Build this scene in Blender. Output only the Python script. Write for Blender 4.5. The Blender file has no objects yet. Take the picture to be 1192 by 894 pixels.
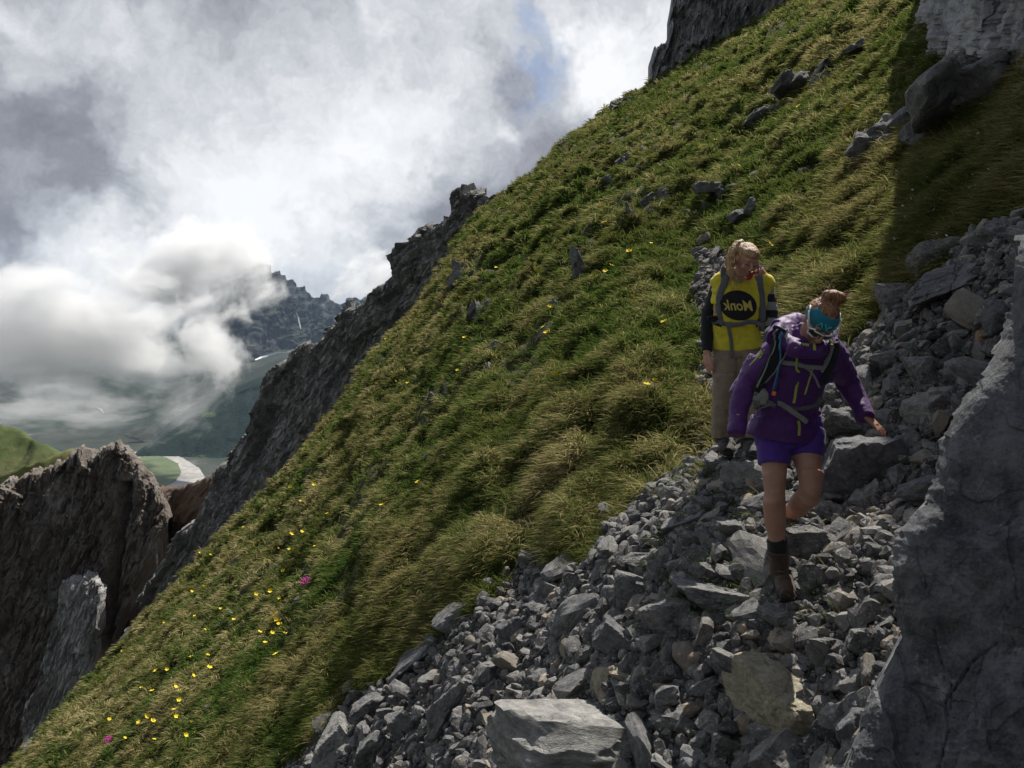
import bpy, bmesh, math, random
import numpy as np
from mathutils import Vector, Matrix, Euler
from mathutils.bvhtree import BVHTree

random.seed(7)
RNG = np.random.default_rng(11)
SC = bpy.context.scene
COL = SC.collection
F = 980.0                      # focal length in photo pixels (photo is 1192 wide)
PITCH = math.radians(4.84)
SP, CP = math.sin(PITCH), math.cos(PITCH)

# ------------------------------------------------------------------ camera
cam_d = bpy.data.cameras.new('camera')
cam_d.sensor_width = 36.0
cam_d.lens = 36.0 * F / 1192.0
cam_d.clip_start = 0.05
cam_d.clip_end = 60000
cam = bpy.data.objects.new('camera', cam_d)
COL.objects.link(cam)
cam.location = (0, 0, 0)
cam.rotation_euler = (math.radians(90) - PITCH, 0, 0)
SC.camera = cam


def at(px, py, y):
    """world point at forward distance y (metres) seen at a photo position"""
    px = np.asarray(px, float); py = np.asarray(py, float); y = np.asarray(y, float)
    a = (px - 596.0) / F
    b = (447.0 - py) / F
    dx = a + 0 * b
    dy = CP + b * SP + 0 * a
    dz = -SP + b * CP + 0 * a
    s = y / dy
    return np.stack([dx * s, dy * s, dz * s], -1)


def V3(px, py, y):
    return Vector([float(v) for v in at(px, py, y)])


def to_px(P):
    P = np.asarray(P, float)
    x, y, z = P[..., 0], P[..., 1], P[..., 2]
    depth = np.maximum(y * CP - z * SP, 0.05)
    up = y * SP + z * CP
    return 596.0 + F * x / depth, 447.0 - F * up / depth


# ------------------------------------------------------------------ numpy noise
def _hash(ix, iy, iz, seed):
    h = (ix.astype(np.int64) * 374761393 + iy.astype(np.int64) * 668265263 + iz.astype(np.int64) * 2147483647 * 3 + seed * 974711) & 0xffffffff
    h = ((h ^ (h >> 13)) * 1274126177) & 0xffffffff
    h = (h ^ (h >> 16)) & 0xffffff
    return h / float(0xffffff)


def vnoise(p, seed=0):
    p = np.asarray(p, float)
    i = np.floor(p).astype(np.int64)
    f = p - i
    f = f * f * f * (f * (f * 6 - 15) + 10)
    out = 0
    for dx in (0, 1):
        wx = f[..., 0] if dx else 1 - f[..., 0]
        for dy in (0, 1):
            wy = f[..., 1] if dy else 1 - f[..., 1]
            for dz in (0, 1):
                wz = f[..., 2] if dz else 1 - f[..., 2]
                out = out + wx * wy * wz * _hash(i[..., 0] + dx, i[..., 1] + dy, i[..., 2] + dz, seed)
    return out * 2 - 1


def fbm(p, octaves=4, seed=0, rough=0.5, lac=2.03):
    a, s, tot = 1.0, 0, 0
    p = np.asarray(p, float)
    for o in range(octaves):
        s = s + a * vnoise(p, seed + o * 17)
        tot += a
        a *= rough
        p = p * lac + 3.7
    return s / tot


def ridged(p, octaves=4, seed=0, rough=0.5):
    a, s, tot = 1.0, 0, 0
    p = np.asarray(p, float)
    for o in range(octaves):
        s = s + a * (1 - 2 * np.abs(vnoise(p, seed + o * 31)))
        tot += a
        a *= rough
        p = p * 2.07 + 1.3
    return s / tot


def worley2(x, y, seed=0):
    """distance to nearest jittered point, and that cell's random number"""
    ix = np.floor(x).astype(np.int64); iy = np.floor(y).astype(np.int64)
    best = np.full(x.shape, 9.0); second = np.full(x.shape, 9.0); rid = np.zeros(x.shape)
    for dx in (-1, 0, 1):
        for dy in (-1, 0, 1):
            cx, cy = ix + dx, iy + dy
            z = np.zeros_like(cx)
            jx = cx + _hash(cx, cy, z, seed); jy = cy + _hash(cx, cy, z, seed + 5)
            d = np.hypot(jx - x, jy - y)
            m = d < best
            second = np.where(m, best, np.minimum(second, d))
            rid = np.where(m, _hash(cx, cy, z, seed + 9), rid)
            best = np.where(m, d, best)
    return best, second, rid


def facets(x, y, seed=0, tilt=.5):
    """broken planes: every cell of a jittered grid is a plane of its own height and tilt"""
    ix = np.floor(x).astype(np.int64); iy = np.floor(y).astype(np.int64)
    best = np.full(x.shape, 9.0); h = np.zeros(x.shape); z = np.zeros_like(ix)
    for dx in (-1, 0, 1):
        for dy in (-1, 0, 1):
            cx, cy = ix + dx, iy + dy
            jx = cx + _hash(cx, cy, z, seed); jy = cy + _hash(cx, cy, z, seed + 5)
            d = np.abs(jx - x) + .7 * np.abs(jy - y) + .25 * np.hypot(jx - x, jy - y)
            m = d < best
            hh = _hash(cx, cy, z, seed + 9) - .5 + tilt * ((_hash(cx, cy, z, seed + 11) - .5) * 2 * (x - jx) + (_hash(cx, cy, z, seed + 13) - .5) * 2 * (y - jy))
            h = np.where(m, hh, h); best = np.where(m, d, best)
    return h


def displaced(V, amount):
    """move a grid of points along its own normals"""
    du = np.gradient(V, axis=1); dv = np.gradient(V, axis=0)
    n = np.cross(du, dv); n /= np.linalg.norm(n, axis=-1, keepdims=True) + 1e-12
    ref = -V / np.linalg.norm(V, axis=-1, keepdims=True)
    sgn = np.sign(np.median(np.sum(n * ref, -1)))
    for _ in range(3):
        n = (n + np.roll(n, 1, 0) + np.roll(n, -1, 0) + np.roll(n, 1, 1) + np.roll(n, -1, 1)); n /= np.linalg.norm(n, axis=-1, keepdims=True) + 1e-12
    return V + n * sgn * amount[..., None]


def sstep(a, b, x):
    t = np.clip((np.asarray(x, float) - a) / (b - a), 0, 1)
    return t * t * (3 - 2 * t)


def poly_sd(px, py, poly):
    """signed distance to a polygon (positive inside), photo pixels"""
    poly = np.asarray(poly, float)
    d = np.full(px.shape, 1e9); inside = np.zeros(px.shape, bool)
    n = len(poly)
    for i in range(n):
        x0, y0 = poly[i]; x1, y1 = poly[(i + 1) % n]
        ex, ey = x1 - x0, y1 - y0
        t = np.clip(((px - x0) * ex + (py - y0) * ey) / (ex * ex + ey * ey + 1e-9), 0, 1)
        d = np.minimum(d, np.hypot(px - x0 - t * ex, py - y0 - t * ey))
        c = ((y0 > py) != (y1 > py)) & (px < (x1 - x0) * (py - y0) / (y1 - y0 + 1e-12) + x0)
        inside ^= c
    return np.where(inside, d, -d)


# ------------------------------------------------------------------ objects
def tag(o, label=None, cat=None, group=None, kind=None):
    if label: o['label'] = label
    if cat: o['category'] = cat
    if group: o['group'] = group
    if kind: o['kind'] = kind
    return o


def link(name, me, mat=None, parent=None, loc=None):
    o = bpy.data.objects.new(name, me)
    COL.objects.link(o)
    if mat is not None and me is not None:
        me.materials.clear()
        me.materials.append(mat)
    if loc is not None: o.location = loc
    if parent is not None: o.parent = parent
    return o


def mesh_np(name, verts, faces, smooth=True, attrs=None):
    """faces: (n,3) or (n,4) int array, or list of both kinds"""
    me = bpy.data.meshes.new(name)
    verts = np.ascontiguousarray(verts, np.float32)
    if not isinstance(faces, list): faces = [faces]
    faces = [np.asarray(f, np.int32) for f in faces if len(f)]
    loops = np.concatenate([f.ravel() for f in faces])
    sizes = np.concatenate([np.full(len(f), f.shape[1], np.int32) for f in faces])
    starts = np.concatenate([[0], np.cumsum(sizes)[:-1]]).astype(np.int32)
    me.vertices.add(len(verts)); me.vertices.foreach_set('co', verts.ravel())
    me.loops.add(len(loops)); me.loops.foreach_set('vertex_index', loops)
    me.polygons.add(len(sizes)); me.polygons.foreach_set('loop_start', starts)
    try: me.polygons.foreach_set('loop_total', sizes)
    except Exception: pass
    me.polygons.foreach_set('use_smooth', np.full(len(sizes), smooth))
    for k, v in (attrs or {}).items():
        a = me.attributes.new(k, 'FLOAT', 'POINT')
        a.data.foreach_set('value', np.ascontiguousarray(v, np.float32))
    me.update(calc_edges=True)
    return me


def empty(name, loc=(0, 0, 0)):
    o = bpy.data.objects.new(name, None)
    COL.objects.link(o); o.location = loc
    o.empty_display_size = 0.1
    return o


# ------------------------------------------------------------------ node helper
class T:
    def __init__(s, tree):
        s.t = tree; s.n = tree.nodes; s.l = tree.links

    def new(s, kind, **kw):
        nd = s.n.new(kind)
        for k, v in kw.items(): setattr(nd, k, v)
        return nd

    def put(s, sock, v):
        if v is None: return
        if isinstance(v, bpy.types.NodeSocket): s.l.new(v, sock)
        else:
            if isinstance(v, (tuple, list)) and len(v) == 3 and sock.type == 'RGBA': v = (*v, 1)
            sock.default_value = v

    def m(s, op, a, b=None, c=None, clamp=False):
        nd = s.new('ShaderNodeMath', operation=op); nd.use_clamp = clamp
        for i, v in enumerate((a, b, c)): s.put(nd.inputs[i], v)
        return nd.outputs[0]

    def vm(s, op, a, b=None, scale=None):
        nd = s.new('ShaderNodeVectorMath', operation=op)
        s.put(nd.inputs[0], a); s.put(nd.inputs[1], b)
        if scale is not None: s.put(nd.inputs['Scale'], scale)
        return nd.outputs['Value'] if op in ('DOT_PRODUCT', 'LENGTH', 'DISTANCE') else nd.outputs[0]

    def noise(s, vec, scale, detail=4, rough=0.55, dist=0.0, out=0):
        nd = s.new('ShaderNodeTexNoise')
        s.put(nd.inputs['Vector'], vec); nd.inputs['Scale'].default_value = scale
        nd.inputs['Detail'].default_value = detail; nd.inputs['Roughness'].default_value = rough
        nd.inputs['Distortion'].default_value = dist
        return nd.outputs[out]

    def voro(s, vec, scale, feature='F1', rand=1.0, out='Distance'):
        nd = s.new('ShaderNodeTexVoronoi', feature=feature)
        s.put(nd.inputs['Vector'], vec); nd.inputs['Scale'].default_value = scale
        nd.inputs['Randomness'].default_value = rand
        return nd.outputs[out]

    def rng(s, v, a, b, c=0.0, d=1.0, smooth=True):
        nd = s.new('ShaderNodeMapRange')
        if smooth: nd.interpolation_type = 'SMOOTHSTEP'
        s.put(nd.inputs['Value'], v)
        for k, x in (('From Min', a), ('From Max', b), ('To Min', c), ('To Max', d)): s.put(nd.inputs[k], x)
        return nd.outputs[0]

    def mix(s, f, a, b, mode='MIX'):
        nd = s.new('ShaderNodeMix', data_type='RGBA'); nd.blend_type = mode
        s.put(nd.inputs[0], f); s.put(nd.inputs[6], a); s.put(nd.inputs[7], b)
        return nd.outputs[2]

    def mapping(s, vec, rot=(0, 0, 0), scale=(1, 1, 1), loc=(0, 0, 0)):
        nd = s.new('ShaderNodeMapping')
        s.put(nd.inputs['Vector'], vec)
        nd.inputs['Rotation'].default_value = rot; nd.inputs['Scale'].default_value = scale
        nd.inputs['Location'].default_value = loc
        return nd.outputs[0]

    def attr(s, name):
        return s.new('ShaderNodeAttribute', attribute_name=name).outputs['Fac']

    def bump(s, h, strength, dist):
        nd = s.new('ShaderNodeBump'); nd.inputs['Strength'].default_value = strength
        nd.inputs['Distance'].default_value = dist
        s.put(nd.inputs['Height'], h)
        return nd.outputs[0]


def new_mat(name):
    m = bpy.data.materials.new(name); m.use_nodes = True
    m.node_tree.nodes.clear()
    t = T(m.node_tree)
    out = t.new('ShaderNodeOutputMaterial')
    bs = t.new('ShaderNodeBsdfPrincipled')
    t.l.new(bs.outputs[0], out.inputs['Surface'])
    return m, t, bs, out


def obj_pos(t, world=True):
    if world: return t.new('ShaderNodeNewGeometry').outputs['Position']
    return t.new('ShaderNodeTexCoord').outputs['Object']


def rock_mat(name, light=(.27, .265, .255), dark=(.10, .10, .105), scale=1.0, brown=0.0, lichen=0.3, bump=0.5,
             world=True, crack=1.0, strata=None, warm=(.30, .25, .17), brown_col=(.10, .062, .04), rnd=False, grass=0.0):
    """grey limestone: scale is 1 for detail on a rock of about one metre"""
    m, t, bs, out = new_mat(name)
    p = obj_pos(t, world)
    if rnd:
        r = t.new('ShaderNodeObjectInfo').outputs['Random']
        p = t.vm('ADD', p, t.vm('SCALE', (7.3, 3.1, 5.7), scale=r))
    k = 1.0 / scale
    big = t.noise(p, 1.3 * k, 4, .6)
    mid = t.noise(p, 6 * k, 6, .65)
    fine = t.noise(p, 38 * k, 4, .7)
    f = t.m('ADD', t.m('MULTIPLY', big, .45), t.m('ADD', t.m('MULTIPLY', mid, .4), t.m('MULTIPLY', fine, .25)))
    f = t.rng(f, .40, .68)
    col = t.mix(f, dark, light)
    if rnd:
        col = t.mix(t.rng(t.new('ShaderNodeObjectInfo').outputs['Random'], .55, 1, 0, .45, False), col, warm)
    # pale lichen and weathering in blotches
    bl = t.rng(t.noise(p, 3.1 * k, 8, .72), .56, .66, 0, lichen)
    col = t.mix(bl, col, (.42, .41, .38))
    sp = t.rng(t.noise(p, 60 * k, 3, .6), .60, .70, 0, .5)
    col = t.mix(sp, col, (.05, .05, .052))
    if brown > 0:
        b = t.rng(t.noise(p, .8 * k, 5, .65), .5 - .3 * brown, .62, 0, brown)
        col = t.mix(b, col, brown_col)
    if grass > 0:
        nz = t.new('ShaderNodeSeparateXYZ'); t.put(nz.inputs[0], t.new('ShaderNodeNewGeometry').outputs['Normal'])
        gm = t.m('MULTIPLY', t.rng(nz.outputs[2], .45, .75, 0, grass), t.rng(t.noise(p, 2 * k, 4, .6), .42, .55))
        col = t.mix(gm, col, (.055, .065, .02))
    h = t.m('ADD', t.m('MULTIPLY', mid, .7), t.m('MULTIPLY', fine, .22))
    if crack > 0:
        wp = t.vm('ADD', p, t.vm('SCALE', t.noise(p, 2.5 * k, 3, .6, out=1), scale=.35 * scale))
        if strata is not None: wp = t.mapping(wp, rot=strata[0], scale=strata[1])
        e = t.voro(wp, 2.2 * k, 'DISTANCE_TO_EDGE')
        gate = t.rng(t.noise(p, 1.7 * k, 2, .5), .44, .60)
        cr = t.m('MULTIPLY', t.rng(e, 0.0, .022, 1, 0), gate)
        col = t.mix(t.m('MULTIPLY', cr, .75 * crack), col, (.03, .03, .032))
        h = t.m('SUBTRACT', h, t.m('MULTIPLY', cr, .5 * crack))
    if strata is not None:
        sp2 = t.mapping(p, rot=strata[0], scale=strata[1])
        st = t.noise(sp2, 5 * k, 5, .7)
        h = t.m('ADD', h, t.m('MULTIPLY', st, .9))
        col = t.mix(t.rng(st, .40, .52, .32, 0), col, (.05, .048, .048))
    t.put(bs.inputs['Base Color'], col)
    bs.inputs['Roughness'].default_value = .9
    bs.inputs['Specular IOR Level'].default_value = .25
    t.put(bs.inputs['Normal'], t.bump(h, bump, .12 * scale))
    return m


def flat_mat(name, col, rough=.8, spec=.3, var=.25, scale=30, bump=.0, metal=0.0, world=False, trans=0.0, sheen=0.0):
    m, t, bs, out = new_mat(name)
    p = obj_pos(t, world)
    n = t.noise(p, scale, 5, .6)
    c = t.mix(t.rng(n, .3, .7), tuple(v * (1 - var) for v in col), tuple(min(1, v * (1 + var)) for v in col))
    t.put(bs.inputs['Base Color'], c)
    bs.inputs['Roughness'].default_value = rough
    bs.inputs['Specular IOR Level'].default_value = spec
    bs.inputs['Metallic'].default_value = metal
    if sheen: bs.inputs['Sheen Weight'].default_value = sheen
    if bump: t.put(bs.inputs['Normal'], t.bump(n, bump, .02))
    return m
# ------------------------------------------------------------------ the mountainside as a height field z(x, y)
SIL = [(-260, 1210, 30), (-120, 1040, 31), (0, 902, 33), (70, 822, 34), (144, 742, 36), (201, 674, 37), (228, 648, 38), (278, 598, 39), (302, 574, 39),
       (335, 541, 40), (362, 506, 40), (400, 462, 41), (421, 422, 41), (455, 384, 42), (485, 355, 42), (510, 315, 42), (530, 280, 42), (548, 252, 42), (581, 226, 43),
       (618, 198, 44), (652, 163, 45), (695, 131, 46), (735, 104, 47), (756, 92, 48), (800, 66, 49), (836, 45, 49), (877, 24, 49),
       (915, 0, 48), (1000, -75, 46), (1100, -190, 44), (1192, -290, 42), (1400, -520, 40), (1700, -860, 38)]
_s = np.array(SIL, float); _s[:, 1] += 9
_sp = at(_s[:, 0], _s[:, 1], _s[:, 2])
S_U = _sp[:, 0] / _sp[:, 1]; S_V = _sp[:, 2] / _sp[:, 1]; S_Y = _s[:, 2]
C0 = -3.65
S_P = S_V - C0 / S_Y
_ug = np.linspace(S_U[0], S_U[-1], 1200)


def _sm(a, k=9):
    w = np.hanning(k + 2)[1:-1]; w /= w.sum()
    return np.convolve(np.pad(a, k // 2, 'edge'), w, 'valid')


G_P = _sm(np.interp(_ug, S_U, S_P), 25); G_Y = _sm(np.interp(_ug, S_U, S_Y), 31); G_V = _sm(np.interp(_ug, S_U, S_V), 25)
A_L = (G_P[1] - G_P[0]) / (_ug[1] - _ug[0]); A_R = (G_P[-1] - G_P[-40]) / (_ug[-1] - _ug[-40])


def lookP(U):
    p = np.interp(U, _ug, G_P)
    p = np.where(U < _ug[0], G_P[0] + A_L * (U - _ug[0]), p)
    return np.where(U > _ug[-1], G_P[-1] + A_R * (U - _ug[-1]), p)


def H_smooth(x, y):
    yy = np.maximum(y, .3)
    U = x / yy
    P = lookP(U); ys = np.interp(U, _ug, G_Y); vs = np.interp(U, _ug, G_V)
    z = yy * P + C0
    t = y - ys + 1.5
    W = 5.0
    K = (P - vs) + 1.3
    drop = np.where(t <= 0, 0, np.where(t < W, K * t * t / (2 * W), K * (W / 2 + (t - W))))
    z = z - drop
    # the shoulder of the path where the photographer stands
    w = 1 - sstep(1.2, 2.5, y)
    zn = -1.6 + .25 * np.maximum(x - .8, 0) + .7 * np.minimum(x + .5, 0)
    return z * (1 - w) + zn * w


# the ground passes under the feet
PINS = [(905, 690, 4.28), (840, 532, 5.78), (870, 534, 5.62), (905, 622, 4.75), (960, 600, 4.9), (790, 640, 5.0)]
_pp = np.array([at(*p) for p in PINS])
_dz = _pp[:, 2] - H_smooth(_pp[:, 0], _pp[:, 1])
_k = np.exp(-((_pp[:, None, 0] - _pp[None, :, 0]) ** 2 + (_pp[:, None, 1] - _pp[None, :, 1]) ** 2) / (2 * .5 ** 2))
_wt = np.linalg.solve(_k + np.eye(len(PINS)) * 1e-3, _dz)

SCREE_POLY = [(290, 960), (310, 896), (345, 875), (385, 830), (405, 795), (440, 780), (480, 757), (530, 715), (560, 690), (600, 650), (625, 630), (650, 645),
              (690, 640), (700, 605), (735, 575), (765, 548), (800, 532), (818, 512), (828, 475), (820, 440), (814, 395), (808, 350), (815, 312), (806, 296), (798, 280),
              (812, 275), (845, 286), (862, 284), (884, 300), (884, 345), (892, 385), (925, 428), (960, 428), (985, 402), (1010, 372), (1050, 338), (1078, 318), (1110, 300),
              (1125, 275), (1150, 252), (1175, 247), (1320, 170), (1500, 1400), (250, 1400)]


def scree_sd(x, y, z):
    px, py = to_px(np.stack([x, y, z], -1))
    return poly_sd(px, py, SCREE_POLY), px, py


def H_base(x, y):
    z = H_smooth(x, y)
    for (cx, cy, _), w in zip(_pp, _wt):
        z = z + w * np.exp(-((x - cx) ** 2 + (y - cy) ** 2) / (2 * .5 ** 2))
    return z


def H_full(x, y):
    """height, scree mask (0 grass .. 1 stones), hollow"""
    z = H_base(x, y)
    sd, px, py = scree_sd(x, y, z)
    e3 = np.stack([x * 1.3, y * 1.1, 0 * x], -1)
    edge = 14 * fbm(e3, 3, 5)
    m = sstep(-6, 8, sd + edge)
    g = 1 - m
    wx = x + .35 * fbm(np.stack([x * .9, y * .9, 0 * x + 3], -1), 2, 21)
    wy = y + .35 * fbm(np.stack([x * .9, y * .9, 0 * x + 9], -1), 2, 23)
    far = sstep(6, 30, y)
    # tussocks: rounded humps that hang over their lower side
    d1, s1, r1 = worley2(wx * 2.5 + wy * .4, wy * 1.6, 3)
    hump = np.clip(1 - d1 ** 2 * 1.5, 0, 1) ** .8 * (.25 + 1.0 * r1)
    d2, s2, r2 = worley2(wx * 5.6, wy * 4.4 + wx * .5, 8)
    hump2 = np.clip(1 - d2 ** 2 * 1.6, 0, 1) * (.2 + .8 * r2)
    # terracettes, steps that follow the slope
    tr = vnoise(np.stack([x * .85 - y * .12, y * .16, 0 * x], -1), 77)
    big = fbm(np.stack([x * .16, y * .13, 0 * x], -1), 3, 41)
    amp = (.19 + .20 * sstep(-.1, .7, big)) * (1 + 1.5 * far)
    inner = .25 + .75 * sstep(0, 60, -sd)
    grass_h = inner * (amp * .66 * hump + .085 * hump2 + .08 * tr * (.6 + far) + .22 * big * (.3 + 1.2 * far))
    stone_h = .05 * fbm(np.stack([x * 3, y * 3, 0 * x], -1), 4, 61) + .12 * fbm(np.stack([x * .9, y * .9, 0 * x], -1), 2, 62)
    near = 1 - sstep(1.2, 2.3, y)
    z2 = z + (g * (grass_h - .16) + m * (stone_h - .06)) * (1 - near)
    return z2, m, hump * g


def grid_faces(nr, nc, off=0):
    i = np.arange((nr - 1) * (nc - 1)); r = i // (nc - 1); c = i % (nc - 1)
    a = off + r * nc + c
    return np.stack([a, a + 1, a + nc + 1, a + nc], -1)


uu = np.concatenate([np.linspace(-1.3, -.70, 30)[:-1], np.linspace(-.70, .70, 760), np.linspace(.70, 1.5, 40)[1:]])
tt = np.linspace(0, 1, 720)
NR, NC = len(tt) + 40, len(uu)
ysU = np.interp(uu, _ug, G_Y)
YY = 1.25 * (ysU[None, :] / 1.25) ** tt[:, None]
tail = (np.linspace(0, 1, 41)[1:] ** 1.7)[:, None] * 55
YY = np.concatenate([YY, ysU[None, :] + tail], 0)
XX = YY * uu[None, :]
# settle the skyline where the photograph has it: two passes that lower or raise the slope along each line of sight
_want_x, _want_y = _s[:, 0], _s[:, 1] - 4
for _pass in range(3):
    _cs = slice(0, NC, 3)
    z_, _, _ = H_full(XX[300::2, _cs], YY[300::2, _cs])
    qx, qy = to_px(np.stack([XX[300::2, _cs], YY[300::2, _cs], z_], -1))
    j = np.argmin(qy, 0); sx = qx[j, np.arange(qx.shape[1])]; sy = qy.min(0)
    err = np.interp(sx, _want_x, _want_y) - sy                  # positive: skyline must come down
    err = _sm(np.where((sx > -150) & (sx < 1000), err, 0), 9)
    corr = np.interp(_ug, uu[_cs], err) / F
    G_P = G_P - corr; G_V = G_V - corr
    _dz = _pp[:, 2] - H_smooth(_pp[:, 0], _pp[:, 1]); _wt = np.linalg.solve(_k + np.eye(len(PINS)) * 1e-3, _dz)
ZZ, MM, HUMP = H_full(XX, YY)
TV = np.stack([XX, YY, ZZ], -1)
tf = grid_faces(NR, NC)
# the shoulder behind and under the photographer
gx, gy = np.meshgrid(np.linspace(-7, 7, 60), np.linspace(-7, 1.6, 40))
gz = np.where(gy < 0, H_smooth(gx, np.full_like(gx, .3)), H_smooth(gx, gy)) - .03
V2 = np.stack([gx, gy, gz], -1).reshape(-1, 3)
allv = np.concatenate([TV.reshape(-1, 3), V2])
alla = np.concatenate([MM.ravel(), np.ones(len(V2))])
me = mesh_np('mountainside', allv, [tf, grid_faces(40, 60, NR * NC)], True, {'scree': alla})

m, t, bs, out = new_mat('slope ground')
p = obj_pos(t)
sc = t.attr('scree')
soil = t.mix(t.rng(t.noise(p, 3, 5, .6), .35, .65), (.030, .034, .012), (.075, .066, .028))
soil = t.mix(t.rng(t.noise(p, 14, 4, .6), .5, .62, 0, .5), soil, (.055, .075, .02))
grav = t.mix(t.rng(t.noise(p, 25, 5, .7), .35, .65), (.045, .043, .04), (.17, .16, .145))
earth = t.rng(t.noise(p, 1.8, 4, .6), .48, .62, 0, .5)
grav = t.mix(earth, grav, (.07, .055, .038))
t.put(bs.inputs['Base Color'], t.mix(t.rng(sc, .35, .65), soil, grav))
bs.inputs['Roughness'].default_value = .95
bs.inputs['Specular IOR Level'].default_value = .15
hh = t.m('ADD', t.noise(p, 30, 5, .7), t.voro(p, 28))
t.put(bs.inputs['Normal'], t.bump(hh, .7, .04))
MOUNTAIN = tag(link('mountainside', me, m), kind='structure')


def ground_pts(px, py):
    """points of the built slope seen at photo positions (used to lay things on the ground)"""
    pass


TB = None


def tb():
    global TB
    if TB is None:
        step = 2
        v = TV[::step, ::step]
        f = grid_faces(v.shape[0], v.shape[1])
        TB = BVHTree.FromPolygons([tuple(q) for q in v.reshape(-1, 3).tolist()], f.tolist())
    return TB


def hit(px, py):
    d = V3(px, py, 1.0)
    loc, n, i, dist = tb().ray_cast(Vector((0, 0, 0)) + d * 1.3, d.normalized())
    if loc is None: return None, None
    if n.z < 0: n = -n
    return loc, n
# ------------------------------------------------------------------ grass: drooping tussock blades over the slope, one mass
def make_grass(n_tuft, blades, seed=5):
    rg = np.random.default_rng(seed)
    P = TV
    px, py = to_px(P)
    c0 = P[:-1, :-1]; ex = P[:-1, 1:] - c0; ey = P[1:, :-1] - c0
    nrm = np.cross(ex, ey); area = np.linalg.norm(nrm, axis=-1); nrm = nrm / (area[..., None] + 1e-12)
    nrm *= np.sign(nrm[..., 2:3] + 1e-9)
    dpx = np.abs((px[:-1, 1:] - px[:-1, :-1]) * (py[1:, :-1] - py[:-1, :-1]) - (px[1:, :-1] - px[:-1, :-1]) * (py[:-1, 1:] - py[:-1, :-1]))
    cx, cy_ = px[:-1, :-1], py[:-1, :-1]
    dist = np.linalg.norm(c0, axis=-1)
    vis = (cx > -60) & (cx < 1260) & (cy_ > -60) & (cy_ < 960) & (c0[..., 1] < ysU[None, :-1] + 4)
    gm = 1 - MM[:-1, :-1]
    # bare soil and stone patches are left open in places
    bare = fbm(np.stack([c0[..., 0] * .8, c0[..., 1] * .45, 0 * dist], -1), 4, 91)
    keep = 1 - sstep(.22, .42, bare)
    keep = keep * (.08 + .92 * sstep(.04, .34, HUMP[:-1, :-1]))
    wgt = (np.minimum(dpx, 30) + 900 * area / dist ** 1.6) * vis * sstep(.45, .85, gm) * (.12 + .88 * keep)
    # few blades stand amid the stones
    wgt = wgt + np.minimum(dpx, 30) * vis * (gm < .5) * sstep(.34, .5, bare) * .05
    wf = wgt.ravel(); cum = np.cumsum(wf); cum /= cum[-1]
    idx = np.searchsorted(cum, rg.random(n_tuft))
    a, b = rg.random(n_tuft), rg.random(n_tuft)
    base = c0.reshape(-1, 3)[idx] + ex.reshape(-1, 3)[idx] * a[:, None] + ey.reshape(-1, 3)[idx] * b[:, None]
    N = nrm.reshape(-1, 3)[idx]
    D = np.linalg.norm(base, axis=-1)
    hump = HUMP[:-1, :-1].ravel()[idx]
    patch = fbm(np.stack([base[:, 0] * .55, base[:, 1] * .4, 0 * D], -1), 4, 101)
    fine = fbm(np.stack([base[:, 0] * 2.2, base[:, 1] * 1.7, 0 * D], -1), 3, 102)
    straw = np.clip(.36 + .55 * patch + .40 * fine + .35 * (hump - .4) + rg.normal(0, .16, n_tuft), 0, 1)
    lenS = .085 + .07 * rg.random(n_tuft) + .06 * straw * (hump > .3)
    scale_far = 1 + .9 * sstep(10, 45, D)
    lean = rg.normal(0, 1, (n_tuft, 3)); lean[:, 2] = 0
    lean /= np.linalg.norm(lean, axis=-1)[:, None]
    B = blades
    rep = lambda v: np.repeat(v, B, 0)
    n = n_tuft * B
    base, N, D, straw, L, sf, lean = map(rep, (base, N, D, straw, lenS, scale_far, lean))
    spread = (.012 + .05 * rg.random(n)) * sf
    ang = rg.random(n) * 2 * np.pi
    off = np.stack([np.cos(ang) * spread, np.sin(ang) * spread, 0 * ang], -1)
    off -= N * np.sum(off * N, -1, keepdims=True) / 1.0
    p0 = base + off - N * .012
    L = L * sf * (.55 + .8 * rg.random(n))
    down = np.array([-.62, -.1, -.78]) + lean * .85
    d0 = N * .62 + np.array([0, 0, .55]) + off / spread[:, None] * .62 + lean * .85 + rg.normal(0, .34, (n, 3))
    d0 /= np.linalg.norm(d0, axis=-1)[:, None]
    droop = (.20 + .85 * rg.random(n) + .55 * straw)[:, None]
    d1 = d0 + down * droop * .45; d1 /= np.linalg.norm(d1, axis=-1)[:, None]
    d2 = d0 + down * droop * 1.25; d2 /= np.linalg.norm(d2, axis=-1)[:, None]
    p1 = p0 + d0 * L[:, None] * .38; p2 = p1 + d1 * L[:, None] * .34; p3 = p2 + d2 * L[:, None] * .34
    wdt = np.maximum(.0040, D * .0010) * (.7 + .6 * rg.random(n))
    side = np.cross(d0, rg.normal(0, 1, (n, 3))); side /= np.linalg.norm(side, axis=-1)[:, None]
    s = side * wdt[:, None] * .5
    verts = np.stack([p0 - s, p0 + s, p1 - s * .95, p1 + s * .95, p2 - s * .7, p2 + s * .7, p3], 1).reshape(-1, 3)
    o = (np.arange(n) * 7)[:, None]
    quads = np.concatenate([o + np.array([[0, 1, 3, 2]]), o + np.array([[2, 3, 5, 4]])])
    tris = o + np.array([[4, 5, 6]])
    sv = np.clip(straw + rg.normal(0, .20, n), 0, 1)
    sv = np.repeat(sv, 7).reshape(-1, 7)
    sv[:, 4:6] += .06; sv[:, 6] += .18
    return mesh_np('grass', verts, [quads, tris], True, {'straw': np.clip(sv, 0, 1).ravel()})


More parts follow.
